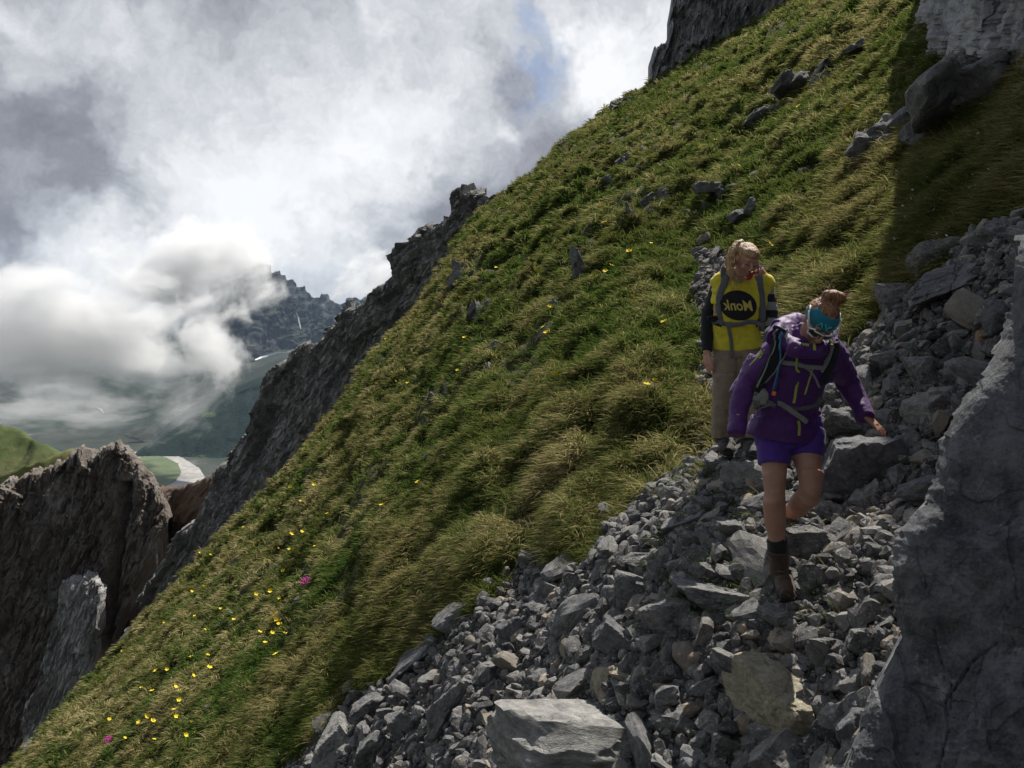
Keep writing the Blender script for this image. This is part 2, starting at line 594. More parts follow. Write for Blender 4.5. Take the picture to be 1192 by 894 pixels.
m, t, bs, out = new_mat('tussock grass')
s = t.attr('straw'); p = obj_pos(t)
r = t.new('ShaderNodeValToRGB'); t.put(r.inputs[0], s)
el = r.color_ramp.elements
el[0].position = 0; el[0].color = (.042, .085, .018, 1)
el[1].position = 1; el[1].color = (.43, .36, .185, 1)
for pos, c in ((.3, (.058, .108, .024)), (.5, (.10, .135, .036)), (.72, (.24, .21, .09))):
    e = el.new(pos); e.color = (*c, 1)
col = t.mix(t.rng(t.noise(p, .35, 3, .5), .4, .65, 0, .35), r.outputs[0], (.13, .095, .04))
di = t.new('ShaderNodeBsdfDiffuse'); tr = t.new('ShaderNodeBsdfTranslucent'); ms = t.new('ShaderNodeMixShader')
t.put(di.inputs[0], col); t.put(tr.inputs[0], t.mix(.35, col, (.14, .17, .03)))
ms.inputs[0].default_value = .42
t.l.new(di.outputs[0], ms.inputs[1]); t.l.new(tr.outputs[0], ms.inputs[2]); t.l.new(ms.outputs[0], out.inputs['Surface'])
t.n.remove(bs)
GRASS_MAT = m
tag(link('grass', make_grass(82000, 13), m), 'green and straw coloured tussock grass covering the steep slope', 'grass', kind='stuff')
# ------------------------------------------------------------------ stones
def ico(sub):
    bm = bmesh.new(); bmesh.ops.create_icosphere(bm, subdivisions=sub, radius=1)
    v = np.array([q.co[:] for q in bm.verts]); f = np.array([[w.index for w in q.verts] for q in bm.faces])
    bm.free(); v /= np.linalg.norm(v, axis=1)[:, None]
    return v, f


ICO = {k: ico(k) for k in (1, 2, 3, 4, 5, 6)}


def rock_shape(seed, sub=3, planes=11, flat=.55, rough=.02, strata=0.0, round_=.0):
    """an angular broken stone: a ball cut by random planes, with small chips"""
    rg = np.random.default_rng(seed)
    v, f = ICO[sub]
    n = rg.normal(0, 1, (planes, 3)); n /= np.linalg.norm(n, axis=1)[:, None]
    h = rg.uniform(.36, .95, planes)
    ax = np.eye(3) + rg.normal(0, .18, (3, 3)); ax /= np.linalg.norm(ax, axis=1)[:, None]
    n = np.concatenate([n, ax, -ax]); h = np.concatenate([h, rg.uniform(.62, .9, 6)])
    dots = v @ n.T
    r = np.where(dots > .05, h[None] / np.maximum(dots, .05), 9)
    if round_ > 0:
        k = 14 / round_
        r = -np.log(np.sum(np.exp(-k * r), 1)) / k
    else:
        r = r.min(1)
    r = np.minimum(r, 1.25)
    q = v * r[:, None]
    if rough > 0:
        o = seed * 3.17 % 97
        q = q + v * (rough * 2.4 * fbm(q * 1.7 + o, 3, seed % 50))[:, None] + v * (rough * ridged(q * 5 + o, 4 if sub > 3 else 2, seed % 40))[:, None]
        if sub >= 5:
            # ledges chipped out between the flat faces
            c = fbm(q * 2.2 + o + 5, 3, 7); q = q * (1 - rough * 1.6 * sstep(.05, .14, c))[:, None]
    if strata > 0:
        z = q[:, 2] + .25 * q[:, 0]
        st = vnoise(np.stack([z * 9, 0 * z + seed, 0 * z], -1), 3) + .5 * vnoise(np.stack([z * 21, 0 * z + seed, 0 * z], -1), 4)
        q[:, :2] *= (1 + strata * st)[:, None]
    return q, f


def stone_mesh(name, seed, sub=3, smooth=False, **kw):
    q, f = rock_shape(seed, sub, **kw)
    me = mesh_np(name, q, f, smooth)
    return me


STONE = rock_mat('limestone scree', (.225, .222, .214), (.06, .06, .065), .30, lichen=.35, bump=.55, world=False, rnd=True, crack=.35)
STONE_BIG = rock_mat('limestone block', (.245, .24, .226), (.065, .065, .07), .55, lichen=.45, bump=.6, world=False, rnd=False, crack=.7)
STONE_PALE = rock_mat('pale limestone', (.30, .293, .272), (.12, .118, .112), .5, lichen=.6, bump=.6, world=False, crack=.5)
STONE_WARM = rock_mat('ochre limestone', (.40, .365, .27), (.18, .155, .105), .5, lichen=.5, bump=.6, world=False, crack=.6)
STONE_DARK = rock_mat('dark limestone', (.18, .18, .185), (.07, .07, .075), .5, lichen=.25, bump=.6, world=False, crack=.7)
STONE_RUST = rock_mat('rust stained stone', (.36, .22, .13), (.16, .09, .05), .4, lichen=.2, bump=.5, world=False, crack=.3)
OUTCROP = rock_mat('outcrop rock', (.20, .197, .19), (.062, .062, .066), .9, lichen=.4, bump=.8, world=True, crack=.9)


def frame_of(n, spin=0.0, tilt=0.0, up=.0):
    """matrix whose z follows the surface normal n (mixed with up)"""
    z = (n * (1 - up) + Vector((0, 0, 1)) * up).normalized()
    x = Vector((1, 0, 0)); x = (x - z * x.dot(z)).normalized(); y = z.cross(x)
    m = Matrix((x, y, z)).transposed()
    return m @ Matrix.Rotation(spin, 3, 'Z') @ Matrix.Rotation(tilt, 3, 'X')


# (name, px, py, width px, height px, roll degrees, material, seed, label, category, sink)
BLOCKS = [
 ('flat_slab', 700, 884, 215, 84, -8, STONE_PALE, 163, 'broad smooth grey slab sloping at the bottom edge beneath the pile of slates', {'depth': 1.0, 'round': .5}),
 ('boulder', 916, 828, 128, 84, -4, STONE_WARM, 173, 'large ochre yellow boulder with a pitted top near the bottom edge', {}),
 ('boulder', 914, 882, 84, 64, 20, STONE_PALE, 103, 'pale grey cracked boulder cut by the bottom edge under the ochre one', {}),
 ('rock_block', 787, 720, 74, 58, 12, STONE_BIG, 104, 'pyramid shaped grey block with a pointed top in the middle of the scree', {}),
 ('rock_slab', 836, 694, 104, 44, -6, STONE_BIG, 105, 'long flat topped slab just right of the pyramid shaped block', {'flat': 1}),
 ('rock_block', 724, 749, 64, 40, -20, STONE_DARK, 106, 'dark rounded block below and left of the pyramid shaped block', {}),
 ('rock_block', 962, 764, 36, 50, 30, STONE_PALE, 107, 'pale pointed block standing beside the big shaded rock wall', {}),
 ('rock_block', 1008, 748, 46, 34, 10, STONE_BIG, 108, 'grey block with a bright top wedged next to the shaded rock wall', {}),
 ('rock_slab', 874, 786, 84, 34, -24, STONE_BIG, 109, 'grey slab leaning above the ochre yellow boulder', {}),
 ('rock_block', 598, 742, 52, 56, 24, STONE_DARK, 110, 'tall dark block with a lit top near the left side of the scree', {}),
 ('rock_slab', 632, 706, 52, 30, 14, STONE_BIG, 111, 'flat topped block just above the tall dark block', {}),
 ('rock_slab', 486, 770, 92, 36, 46, STONE_DARK, 112, 'long dark slab tilted steeply at the grass edge of the scree', {}),
 ('rock_block', 530, 820, 56, 86, -18, STONE_BIG, 113, 'tall weathered block standing near the bottom left of the scree', {}),
 ('rock_block', 392, 872, 60, 58, -40, STONE_PALE, 114, 'rounded pale rock where the scree meets the grass at the bottom', {}),
 ('rock_block', 432, 880, 54, 62, -50, STONE_BIG, 115, 'leaning grey rock right beside the rounded pale rock at the bottom', {}),
 ('rock_block', 436, 822, 50, 36, -16, STONE_BIG, 116, 'grey block jutting from the upper edge of the lower scree tongue', {}),
 ('rock_block', 872, 562, 60, 46, 8, STONE_PALE, 117, 'light grey sunlit block directly left of the bare knees', {}),
 ('boulder', 1000, 548, 112, 100, -30, STONE_DARK, 118, 'massive dark boulder right of the purple shorts below the outstretched hand', {'lift': .02}),
 ('rock_block', 1000, 505, 92, 46, -14, STONE_BIG, 119, 'broad weathered rock lying on top of the massive dark boulder', {'lift': .03}),
 ('rock_slab', 945, 634, 70, 52, 14, STONE_BIG, 120, 'wide flat faced grey slab directly right of the planted boot', {}),
 ('rock_block', 983, 628, 50, 44, -24, STONE_BIG, 121, 'smaller grey slab right of the wide flat faced one', {}),
 ('boulder', 1086, 478, 60, 36, 8, STONE_PALE, 122, 'light oval boulder resting against the top of the shaded rock wall', {'lift': .02}),
 ('rock_block', 1084, 432, 56, 48, 4, STONE_BIG, 123, 'trapezoid grey block above the light oval boulder', {}),
 ('rock_slab', 1120, 326, 120, 52, 26, OUTCROP, 124, 'long layered slab slanting through the upper right scree', {'strata': .07}),
 ('rock_block', 1100, 300, 60, 36, 6, STONE_BIG, 125, 'flat block at the upper edge of the right scree', {}),
 ('rock_block', 1172, 372, 42, 36, -10, STONE_DARK, 126, 'dark smooth block in the right scree beside the frame edge', {}),
 ('rock_block', 1152, 392, 26, 20, 5, STONE_RUST, 127, 'small rust coloured stone among the grey ones on the right', {}),
 ('rock_block', 1165, 272, 46, 36, 16, STONE_BIG, 128, 'grey block on the skyline end of the right hand scree', {}),
 ('slate', 737, 776, 26, 52, 14, STONE_BIG, 129, 'leftmost of three upright slates stacked in the pile', {'depth': .4}),
 ('slate', 758, 782, 20, 46, 6, STONE_BIG, 130, 'middle one of the three upright slates in the pile', {'depth': .4}),
 ('slate', 780, 772, 18, 54, -6, STONE_BIG, 131, 'rightmost and tallest of the three upright slates in the pile', {'depth': .4}),
 ('rock_slab', 762, 754, 36, 16, 4, STONE_PALE, 132, 'small bright slab balanced on top of the three upright slates', {'lift': .05}),
 ('rock_block', 712, 798, 38, 46, 22, STONE_WARM, 133, 'cream coloured block beside the three upright slates', {}),
 ('rock_block', 641, 836, 44, 48, -8, STONE_DARK, 134, 'dark cube shaped block left of the broad smooth slab', {}),
 ('rock_block', 778, 664, 34, 50, 10, STONE_BIG, 135, 'upright grey block in the upper middle scree', {}),
 ('rock_block', 745, 684, 46, 36, -10, STONE_BIG, 136, 'rounded block left of the pyramid shaped block', {}),
 ('rock_block', 718, 704, 30, 44, 20, STONE_BIG, 137, 'narrow block leaning downhill beside the rounded block', {}),
 ('rock_slab', 752, 652, 56, 22, -4, STONE_BIG, 138, 'flat thin slab at the upper left of the scree', {}),
 ('rock_block', 830, 668, 60, 36, -12, STONE_BIG, 139, 'low angular block left of the planted boot', {}),
 ('rock_slab', 800, 610, 66, 30, 22, STONE_BIG, 140, 'slanted slab on the path edge below the grass', {}),
 ('rock_slab', 850, 622, 56, 40, -14, STONE_BIG, 141, 'broken slab left of the bare shin', {}),
 ('rock_block', 640, 690, 42, 34, 30, STONE_BIG, 142, 'pale topped stone at the point of the grass tongue', {}),
 ('rock_block', 1050, 345, 48, 40, 12, STONE_BIG, 143, 'broad block on the grass edge of the right scree', {}),
 ('rock_slab', 1060, 394, 44, 18, 20, STONE_PALE, 144, 'thin bright slab in the middle of the right scree', {}),
 ('rock_block', 1000, 455, 50, 40, 30, STONE_BIG, 145, 'grey block close to the purple sleeve', {}),
 ('rock_slab', 975, 462, 60, 50, -30, STONE_BIG, 146, 'slanting rock right behind the purple jacket', {}),
 ('rock_block', 1090, 356, 40, 30, 0, STONE_DARK, 147, 'dark squat block under the long layered slab', {}),
 ('rock_block', 1130, 430, 44, 34, -30, STONE_BIG, 148, 'blocky stone just above the shaded wall', {}),
 ('rock_slab', 1040, 420, 50, 24, 12, STONE_BIG, 149, 'flat slab left of the trapezoid grey block', {}),
 ('rock_slab', 920, 718, 56, 30, 6, STONE_BIG, 150, 'low slab right in front of the planted boot', {}),
 ('rock_block', 985, 690, 40, 30, 12, STONE_BIG, 151, 'dull block beside the grass tuft at the wall', {}),
 ('rock_block', 1010, 860, 50, 60, 20, STONE_DARK, 152, 'dark stone in the gap between ochre boulder and shaded wall', {}),
 ('rock_slab', 850, 876, 50, 30, -20, STONE_BIG, 153, 'grey slab between smooth slab and pale cracked boulder', {}),
 ('rock_block', 566, 792, 34, 40, -10, STONE_BIG, 154, 'stubby block right of the tall weathered one', {}),
 ('rock_block', 470, 850, 46, 40, 25, STONE_BIG, 155, 'angular stone between leaning grey rock and tall weathered block', {}),
]


def place_block(name, px, py, w, h, roll, mat, seed, label, opt):
    loc, n = hit(px, min(py + h * .12, 935))
    if loc is None: return None
    D = (loc - Vector((0, 0, 0))).length
    k = D / F
    W, Hh = w * k * .5 * 1.12, h * k * .5 * 1.15
    dep = W * opt.get('depth', .85)
    sub = 5 if max(w, h) > 55 else 4
    me = stone_mesh(name, seed, sub, smooth=False, planes=7 + seed % 4, rough=.035, strata=opt.get('strata', 0), round_=opt.get('round', 0))
    if sub == 5: me.polygons.foreach_set('use_smooth', np.ones(len(me.polygons), bool)); me.set_sharp_from_angle(angle=math.radians(28))
    o = link(name, me, mat)
    tag(o, label, 'rock slab' if 'slab' in name else ('slate' if name == 'slate' else 'rock'))
    o.rotation_euler = (math.radians(-12 + (seed * 37 % 17) - 8), math.radians(-roll), math.radians(seed * 53 % 40 - 20))
    # the stone leans back into the slope
    o.location = loc + Vector((0, dep * .25, 0)) + n * (.10 * Hh + opt.get('lift', 0))
    o.scale = (W, dep, Hh)
    return o


for b in BLOCKS: place_block(*b)

# outcrops that break through the grass
OUTCROPS = [
 (1088, 106, 56, 54, 38, 250, 'topmost block of the big dark slanting outcrop at upper right', 1),
 (1058, 128, 62, 50, 46, 251, 'middle slab of the big dark slanting outcrop at upper right', 1),
 (1030, 158, 50, 40, 48, 252, 'lower slab of the big dark slanting outcrop at upper right', 1),
 (1082, 142, 40, 40, 30, 253, 'steep face on the right side of the big dark slanting outcrop', 1),
 (1150, 90, 110, 44, 8, 202, 'layered rock ledge below the upper right cliff', 1),
 (1118, 108, 34, 30, 20, 203, 'blocky outcrop between the ledge and the big slanting outcrop', 1),
 (1165, 60, 60, 36, 4, 240, 'rock shelf tucked under the upper right cliff', 0),
 (940, 194, 30, 44, -30, 204, 'narrow outcrop left of the big slanting outcrop', 0),
 (742, 246, 16, 40, -20, 205, 'upright sliver of rock left of the upper path', 0),
 (714, 206, 24, 30, -35, 206, 'slanting stone on the slope below the skyline path', 0),
 (678, 310, 28, 66, -30, 207, 'long dark outcrop slanting in the middle of the grass', 0),
 (650, 352, 22, 20, 10, 208, 'small pale topped outcrop below the long dark one', 0),
 (580, 424, 40, 30, 16, 209, 'low dark outcrop in the grass right of the cliff rib', 0),
 (578, 402, 16, 20, -10, 210, 'pale pointed stone just above the low dark outcrop', 0),
 (515, 458, 32, 26, 30, 211, 'dark stone on the slope beside the cliff rib', 0),
 (533, 318, 22, 46, 12, 212, 'dark jutting rock near the grassy edge of the cliff rib', 0),
 (556, 362, 22, 34, 30, 213, 'half buried rock under the jutting rock', 0),
 (634, 176, 28, 30, 24, 214, 'crag on the skyline right of the cliff tower', 0),
 (664, 163, 20, 16, 30, 215, 'small flat crag on the skyline above the other crag', 0),
 (728, 118, 26, 18, 10, 216, 'pair of pale stones where the path meets the skyline', 0),
 (735, 180, 26, 26, 30, 217, 'rock step beside the upper path', 0),
 (770, 228, 36, 24, 20, 218, 'low rock beside the upper path bend', 0),
 (850, 212, 50, 26, 8, 219, 'dark rocks in a hollow above the two hikers', 0),
 (905, 128, 60, 20, 24, 220, 'broken slabs in the upper middle grass', 0),
 (945, 86, 64, 18, 22, 221, 'line of slabs under the top cliff', 0),
 (1010, 50, 34, 12, 14, 222, 'small pale slabs below the upper right cliff', 0),
 (960, 92, 22, 18, 0, 223, 'dark stone among the line of slabs', 0),
 (880, 240, 40, 26, -10, 224, 'shadowy rock above the blonde hiker', 0),
 (815, 243, 26, 20, -14, 225, 'grey stone above the bend of the gravel path', 0),
 (1008, 180, 34, 24, 50, 226, 'lower foot of the big slanting outcrop', 1),
 (250, 700, 22, 10, 24, 227, 'flat pale stone in the flowery grass at lower left', 0),
 (262, 722, 16, 12, 30, 228, 'small white stone in the flowery grass at lower left', 0),
 (352, 694, 26, 14, 40, 229, 'blue grey stone by the purple flower', 0),
 (140, 800, 22, 10, 30, 230, 'flat stone in the grass near the lower left skyline', 0),
 (296, 830, 14, 12, 0, 231, 'pale stone in the grass near the bottom', 0),
 (242, 824, 14, 10, 20, 232, 'grey pebble in the grass near the bottom left', 0),
 (510, 520, 34, 16, 36, 233, 'flat dark stone in the centre left grass', 0),
 (600, 610, 30, 14, 20, 234, 'brownish stone in the grass above the scree tongue', 0),
 (38, 866, 26, 14, 34, 235, 'pale stone on the lower left skyline', 0),
 (620, 640, 24, 26, 10, 236, 'upright grey stone at the grass tongue of the scree', 0),
 (1100, 292, 40, 20, 20, 237, 'stone on the grass above the right scree', 0),
 (985, 402, 40, 20, 6, 238, 'flat block at the grass edge behind the hair bun', 0),
]
def ledge_mesh(seed, W, D_, Hh):
    """tilted beds of bedrock welded into one jagged outcrop"""
    rg = np.random.default_rng(seed); V, Fc, o = [], [], 0
    n = 5 if max(W, Hh) > .35 else 4
    for i in range(n):
        q, f = rock_shape(seed * 11 + i, 4, planes=8, rough=.07, strata=.06)
        s = rg.uniform(.65, 1.0)
        q = q * np.array([W * .42 * s, D_ * .8 * s, Hh * (.85 if i % 2 else .6) * s])
        q = q @ np.array(Euler((rg.normal(0, .2), rg.normal(-.25, .25), rg.normal(0, .5))).to_matrix()).T
        q = q + np.array([W * .75 * ((i + .5) / n * 2 - 1), D_ * rg.uniform(-.2, .3), Hh * rg.uniform(-.25, .05)])
        V.append(q); Fc += [tuple(int(k) + o for k in t_) for t_ in f]; o += len(q)
    me = bpy.data.meshes.new('rock_outcrop'); me.from_pydata(np.concatenate(V).tolist(), [], Fc); me.update()
    ob = bpy.data.objects.new('tmp', me); COL.objects.link(ob)
    r = ob.modifiers.new('r', 'REMESH'); r.mode = 'VOXEL'; r.voxel_size = max(W, Hh) / 46
    bpy.context.view_layer.update()
    out = bpy.data.meshes.new_from_object(ob.evaluated_get(bpy.context.evaluated_depsgraph_get()))
    bpy.data.objects.remove(ob); bpy.data.meshes.remove(me)
    out.name = 'rock_outcrop'
    out.polygons.foreach_set('use_smooth', np.ones(len(out.polygons), bool)); out.set_sharp_from_angle(angle=math.radians(32))
    return out


for (px, py, wd, ht, roll, seed, label, big) in OUTCROPS:
    loc, n = hit(px, py + ht * .15)
    if loc is None: continue
    k = loc.length / F * (1.25 + .35 * big)
    o = tag(link('rock_outcrop', ledge_mesh(seed, wd * k * .62, wd * k * .45, ht * k * .62), OUTCROP), label, 'rock outcrop')
    o.rotation_euler = (math.radians(-16), math.radians(-abs(roll) * .9 if wd >= ht else roll * .8), math.radians(seed * 31 % 30 - 15))
    o.location = loc - n * ht * k * .10 + Vector((0, 0, .05 * sstep(8, 25, k * F)))


# --- loose stones by the dart-throwing rule: big ones keep their distance
def scatter(n, rmin, rmax, seed, keepout, power=2.2, poly=SCREE_POLY, margin=3):
    """positions on the scree in photo space with sizes in photo pixels"""
    rg = np.random.default_rng(seed)
    out = []
    xs = rg.uniform(300, 1200, n * 30); ys_ = rg.uniform(245, 900, n * 30)
    sd = poly_sd(xs, ys_, poly)
    ok = sd > margin
    xs, ys_ = xs[ok], ys_[ok]
    cell = {}
    for x, y in zip(xs, ys_):
        if len(out) >= n: break
        r = rmin + (rmax - rmin) * rg.random() ** power
        r *= .75 + .5 * (y - 250) / 640
        if x > 985 + (894 - y) * .35 and y > 470: continue
        if y < 545 and x < 900: r *= .5
        if any((x - a) ** 2 + (y - b) ** 2 < (.62 * (r + c)) ** 2 for a, b, c in keepout): continue
        if any((x - a) ** 2 + (y - b) ** 2 < (.75 * (r + c)) ** 2 for a, b, c in out): continue
        out.append((x, y, r))
    return out


keep = [(b[1], b[2], .42 * min(b[3], b[4]) + .12 * max(b[3], b[4])) for b in BLOCKS]
keep += [(905, 680, 13)]
PROT = [stone_mesh('loose_stone', 300 + i, 3, planes=8 + i % 4, rough=.03, strata=.03 if i % 3 == 0 else 0) for i in range(16)]
for pmesh in PROT: pmesh.materials.append(STONE)
mid = scatter(262, 8, 34, 4, keep, 1.6)


def zone(px, py):
    if px > 960 and py < 470: return 'grey limestone stone among the shaded scree at upper right', 'stones of the upper right scree'
    if py < 600 and px < 960: return 'grey stone on the gravelly path around the hikers', 'stones on the path around the hikers'
    if px < 560: return 'grey stone in the lower left tongue of the scree', 'stones in the lower left scree tongue'
    if px < 760: return 'grey stone in the sunlit middle of the scree', 'stones in the middle of the scree'
    return 'grey stone between the smooth slab, the boot and the shaded wall', 'stones between slab, boot and wall'


rg = np.random.default_rng(9)
first = {}
for i, (px, py, r) in enumerate(mid):
    loc, n = hit(px, py)
    if loc is None: continue
    o = bpy.data.objects.new('loose_stone', PROT[i % len(PROT)]); COL.objects.link(o)
    lab, grp = zone(px, py)
    tag(o, lab, 'stone', grp)
    k = loc.length / F * r
    o.scale = (k * rg.uniform(.85, 1.7), k * rg.uniform(.6, 1.1), k * rg.uniform(.35, .85))
    o.rotation_euler = (rg.normal(0, .5), rg.normal(.35, .5), rg.uniform(0, 6.28))
    o.location = loc + n * k * .28

# --- the small stuff: thousands of stones as one mass
def rubble(n, seed, lo, hi, protos, spread_poly=SCREE_POLY, margin=-2, lift=.25):
    rg = np.random.default_rng(seed)
    P = TV
    c0 = P[:-1, :-1]; ex = P[:-1, 1:] - c0; ey = P[1:, :-1] - c0
    px, py = to_px(c0)
    nrm = np.cross(ex, ey); area = np.linalg.norm(nrm, axis=-1); nrm /= area[..., None] + 1e-12
    nrm *= np.sign(nrm[..., 2:3] + 1e-9)
    dist = np.linalg.norm(c0, axis=-1)
    vis = (px > 240) & (px < 1230) & (py > 180) & (py < 940) & (c0[..., 1] < ysU[None, :-1])
    wgt = area / dist ** 1.5 * vis * sstep(.30, .8, MM[:-1, :-1])
    loose = fbm(np.stack([c0[..., 0] * .7, c0[..., 1] * .6, 0 * dist], -1), 3, 55)
    wgt = wgt * (.5 + .9 * sstep(-.3, .4, loose))
    cum = np.cumsum(wgt.ravel()); cum /= cum[-1]
    idx = np.searchsorted(cum, rg.random(n))
    a, b = rg.random(n), rg.random(n)
    base = c0.reshape(-1, 3)[idx] + ex.reshape(-1, 3)[idx] * a[:, None] + ey.reshape(-1, 3)[idx] * b[:, None]
    N = nrm.reshape(-1, 3)[idx]
    size = lo * (hi / lo) ** (rg.random(n) ** 1.8)
    vs, fs, off = [], [], 0
    rnd = rg.random(n)
    R = [Euler((rg.normal(0, .6), rg.normal(.3, .6), rg.uniform(0, 6.28))).to_matrix() for _ in range(400)]
    R = np.array([np.array(m_) for m_ in R])
    ri = rg.integers(0, 400, n); pi = rg.integers(0, len(protos), n)
    S = np.stack([rg.uniform(.8, 1.5, n), rg.uniform(.7, 1.1, n), rg.uniform(.4, .9, n)], -1) * size[:, None]
    sh = []
    for j, (pv, pf) in enumerate(protos):
        sel = np.where(pi == j)[0]
        if not len(sel): continue
        q = pv[None] * S[sel][:, None, :]
        q = np.einsum('nij,nkj->nki', R[ri[sel]], q) + (base[sel] + N[sel] * (size[sel] * lift)[:, None])[:, None, :]
        vs.append(q.reshape(-1, 3)); fs.append((pf[None] + (np.arange(len(sel)) * len(pv))[:, None, None]).reshape(-1, 3) + off)
        sh.append(np.repeat(rnd[sel], len(pv))); off += q.shape[0] * q.shape[1]
    return mesh_np('scree_gravel', np.concatenate(vs), np.concatenate(fs), False, {'tone': np.concatenate(sh)})


def scree_stuff_mat():
    m, t, bs, out = new_mat('small scree')
    p = obj_pos(t); r = t.attr('tone')
    n = t.m('ADD', t.m('MULTIPLY', t.noise(p, 30, 5, .7), .7), t.m('MULTIPLY', r, .35))
    c = t.mix(t.rng(n, .3, .85), (.05, .049, .05), (.225, .218, .205))
    c = t.mix(t.rng(r, .86, 1, 0, .6), c, (.26, .20, .13))
    c = t.mix(t.rng(t.noise(p, 70, 3, .6), .58, .68, 0, .6), c, (.42, .41, .38))
    t.put(bs.inputs['Base Color'], c); bs.inputs['Roughness'].default_value = .92; bs.inputs['Specular IOR Level'].default_value = .2
    t.put(bs.inputs['Normal'], t.bump(t.noise(p, 90, 4, .7), .5, .01))
    return m


small_p = [rock_shape(500 + i, 2, planes=7, rough=.03) for i in range(10)]
tiny_p = [rock_shape(600 + i, 1, planes=6, rough=0) for i in range(8)]
SM = scree_stuff_mat()
tag(link('scree_gravel', rubble(15000, 3, .014, .085, small_p), SM), 'countless small broken limestone pieces filling the scree', 'scree', kind='stuff')
tag(link('fine_gravel', rubble(42000, 8, .004, .022, tiny_p, lift=.4), SM), 'fine grey gravel and chips between the stones and along the path', 'gravel', kind='stuff')

# --- the tall shaded wall of rock close on the right
def wall_mesh():
    """the left edge follows the photograph; the face leans back as it rises and comes nearer to the right"""
    edge = [(980, 950), (894, 985), (860, 998), (820, 1012), (780, 1032), (740, 1044), (700, 1038), (660, 1036), (635, 1040), (612, 1054), (590, 1074), (565, 1084),
            (540, 1086), (510, 1092), (480, 1106), (455, 1124), (425, 1148), (395, 1166), (360, 1174), (330, 1179), (300, 1183), (272, 1190)]
    ey = np.array([e[0] for e in edge][::-1], float); ex = np.array([e[1] for e in edge][::-1], float)
    nr, nc = 560, 420
    rows = np.linspace(274, 990, nr)
    xe = np.interp(rows, ey, ex)
    jag = 7 * facets(rows / 26, 0 * rows + .5, 91, .8) + 3 * facets(rows / 8, 0 * rows + .5, 92, .8) + 1.5 * fbm(np.stack([rows / 6, 0 * rows, 0 * rows], -1), 3, 93)
    t_ = np.linspace(0, 1, nc)[None] ** 1.25
    PX = xe[:, None] + t_ * (1480 - xe[:, None]); PX = PX + jag[:, None] * np.exp(-(PX - xe[:, None]) / 9); PY = np.broadcast_to(rows[:, None], PX.shape)
    s_ = PX - xe[:, None]
    D = 2.62 + (894 - PY) / 610 * .42 - s_ * .0014 + .16 * np.exp(-s_ / 9) + .10 * np.exp(-(PY - 274) / 10)
    V = at(PX, PY, D)
    u = PX * .0027; z = PY * .0027
    P3 = np.stack([u, z, 0 * u], -1)
    wv = .16 * fbm(P3 * 2.2, 4, 71); wz = .16 * fbm(P3 * 2.2 + 9, 4, 72)
    a, b = u + wv + .3 * z, z + wz - .25 * u
    h = .060 * facets(a * 1.0, b * .7, 3, 1.0) + .036 * facets(a * 2.1 + 5, b * 1.3, 6, 1.0) + .014 * facets(a * 5.5, b * 4.2, 4, .9) + .005 * facets(a * 13, b * 10, 5, .9)
    h = h * (.25 + .75 * sstep(5, 70, s_))
    patch = sstep(-.05, .25, fbm(P3 * 1.7 + 3, 3, 75))
    h = h + patch * (.016 * ridged(P3 * 14, 4, 74)) + .0022 * fbm(P3 * 60, 2, 76) + .012 * fbm(P3 * 5, 3, 77)
    for pts in ([(1085, 890), (1102, 850), (1096, 812), (1124, 778), (1132, 768), (1160, 748)], [(1086, 738), (1092, 770), (1104, 792), (1102, 822)]):
        for (x0, y0), (x1, y1) in zip(pts, pts[1:]):
            ee = np.array([x1 - x0, y1 - y0], float); L2 = ee @ ee
            qx = PX + 45 * wv; qy = PY + 45 * wz
            k_ = np.clip(((qx - x0) * ee[0] + (qy - y0) * ee[1]) / L2, 0, 1)
            h = h - .009 * np.exp(-(np.hypot(qx - x0 - k_ * ee[0], qy - y0 - k_ * ee[1]) / 1.5) ** 2)
    V = displaced(V, h)
    U0 = V[:, 0, 0] / V[:, 0, 1]
    side = [V[:, 0] + np.stack([(U0 + .22) * q, q + 0 * U0, 0 * U0], -1) for q in (1.6, .8, .3)]
    V = np.concatenate([np.stack(side, 1), V], 1)
    top = [V[0] + np.stack([V[0, :, 0] / V[0, :, 1] * q, q + 0 * V[0, :, 0], -.35 * q ** 1.4 + 0 * V[0, :, 0]], -1) for q in (1.8, 1.0, .4, .15)]
    V = np.concatenate([np.array(top), V, (V[-1] + np.array([0, 0, -1.0]))[None]])
    return mesh_np('rock_wall', V.reshape(-1, 3), grid_faces(V.shape[0], V.shape[1])[:, ::-1], True)


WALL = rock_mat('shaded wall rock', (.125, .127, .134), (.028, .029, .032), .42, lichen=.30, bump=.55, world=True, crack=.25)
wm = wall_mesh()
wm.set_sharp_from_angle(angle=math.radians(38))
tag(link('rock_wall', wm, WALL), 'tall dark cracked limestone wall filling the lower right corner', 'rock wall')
# ------------------------------------------------------------------ cliffs: solid masses with broken relief
def crv(pts, x):
    a = np.array(sorted(pts), float)
    return np.interp(x, a[:, 0], a[:, 1])


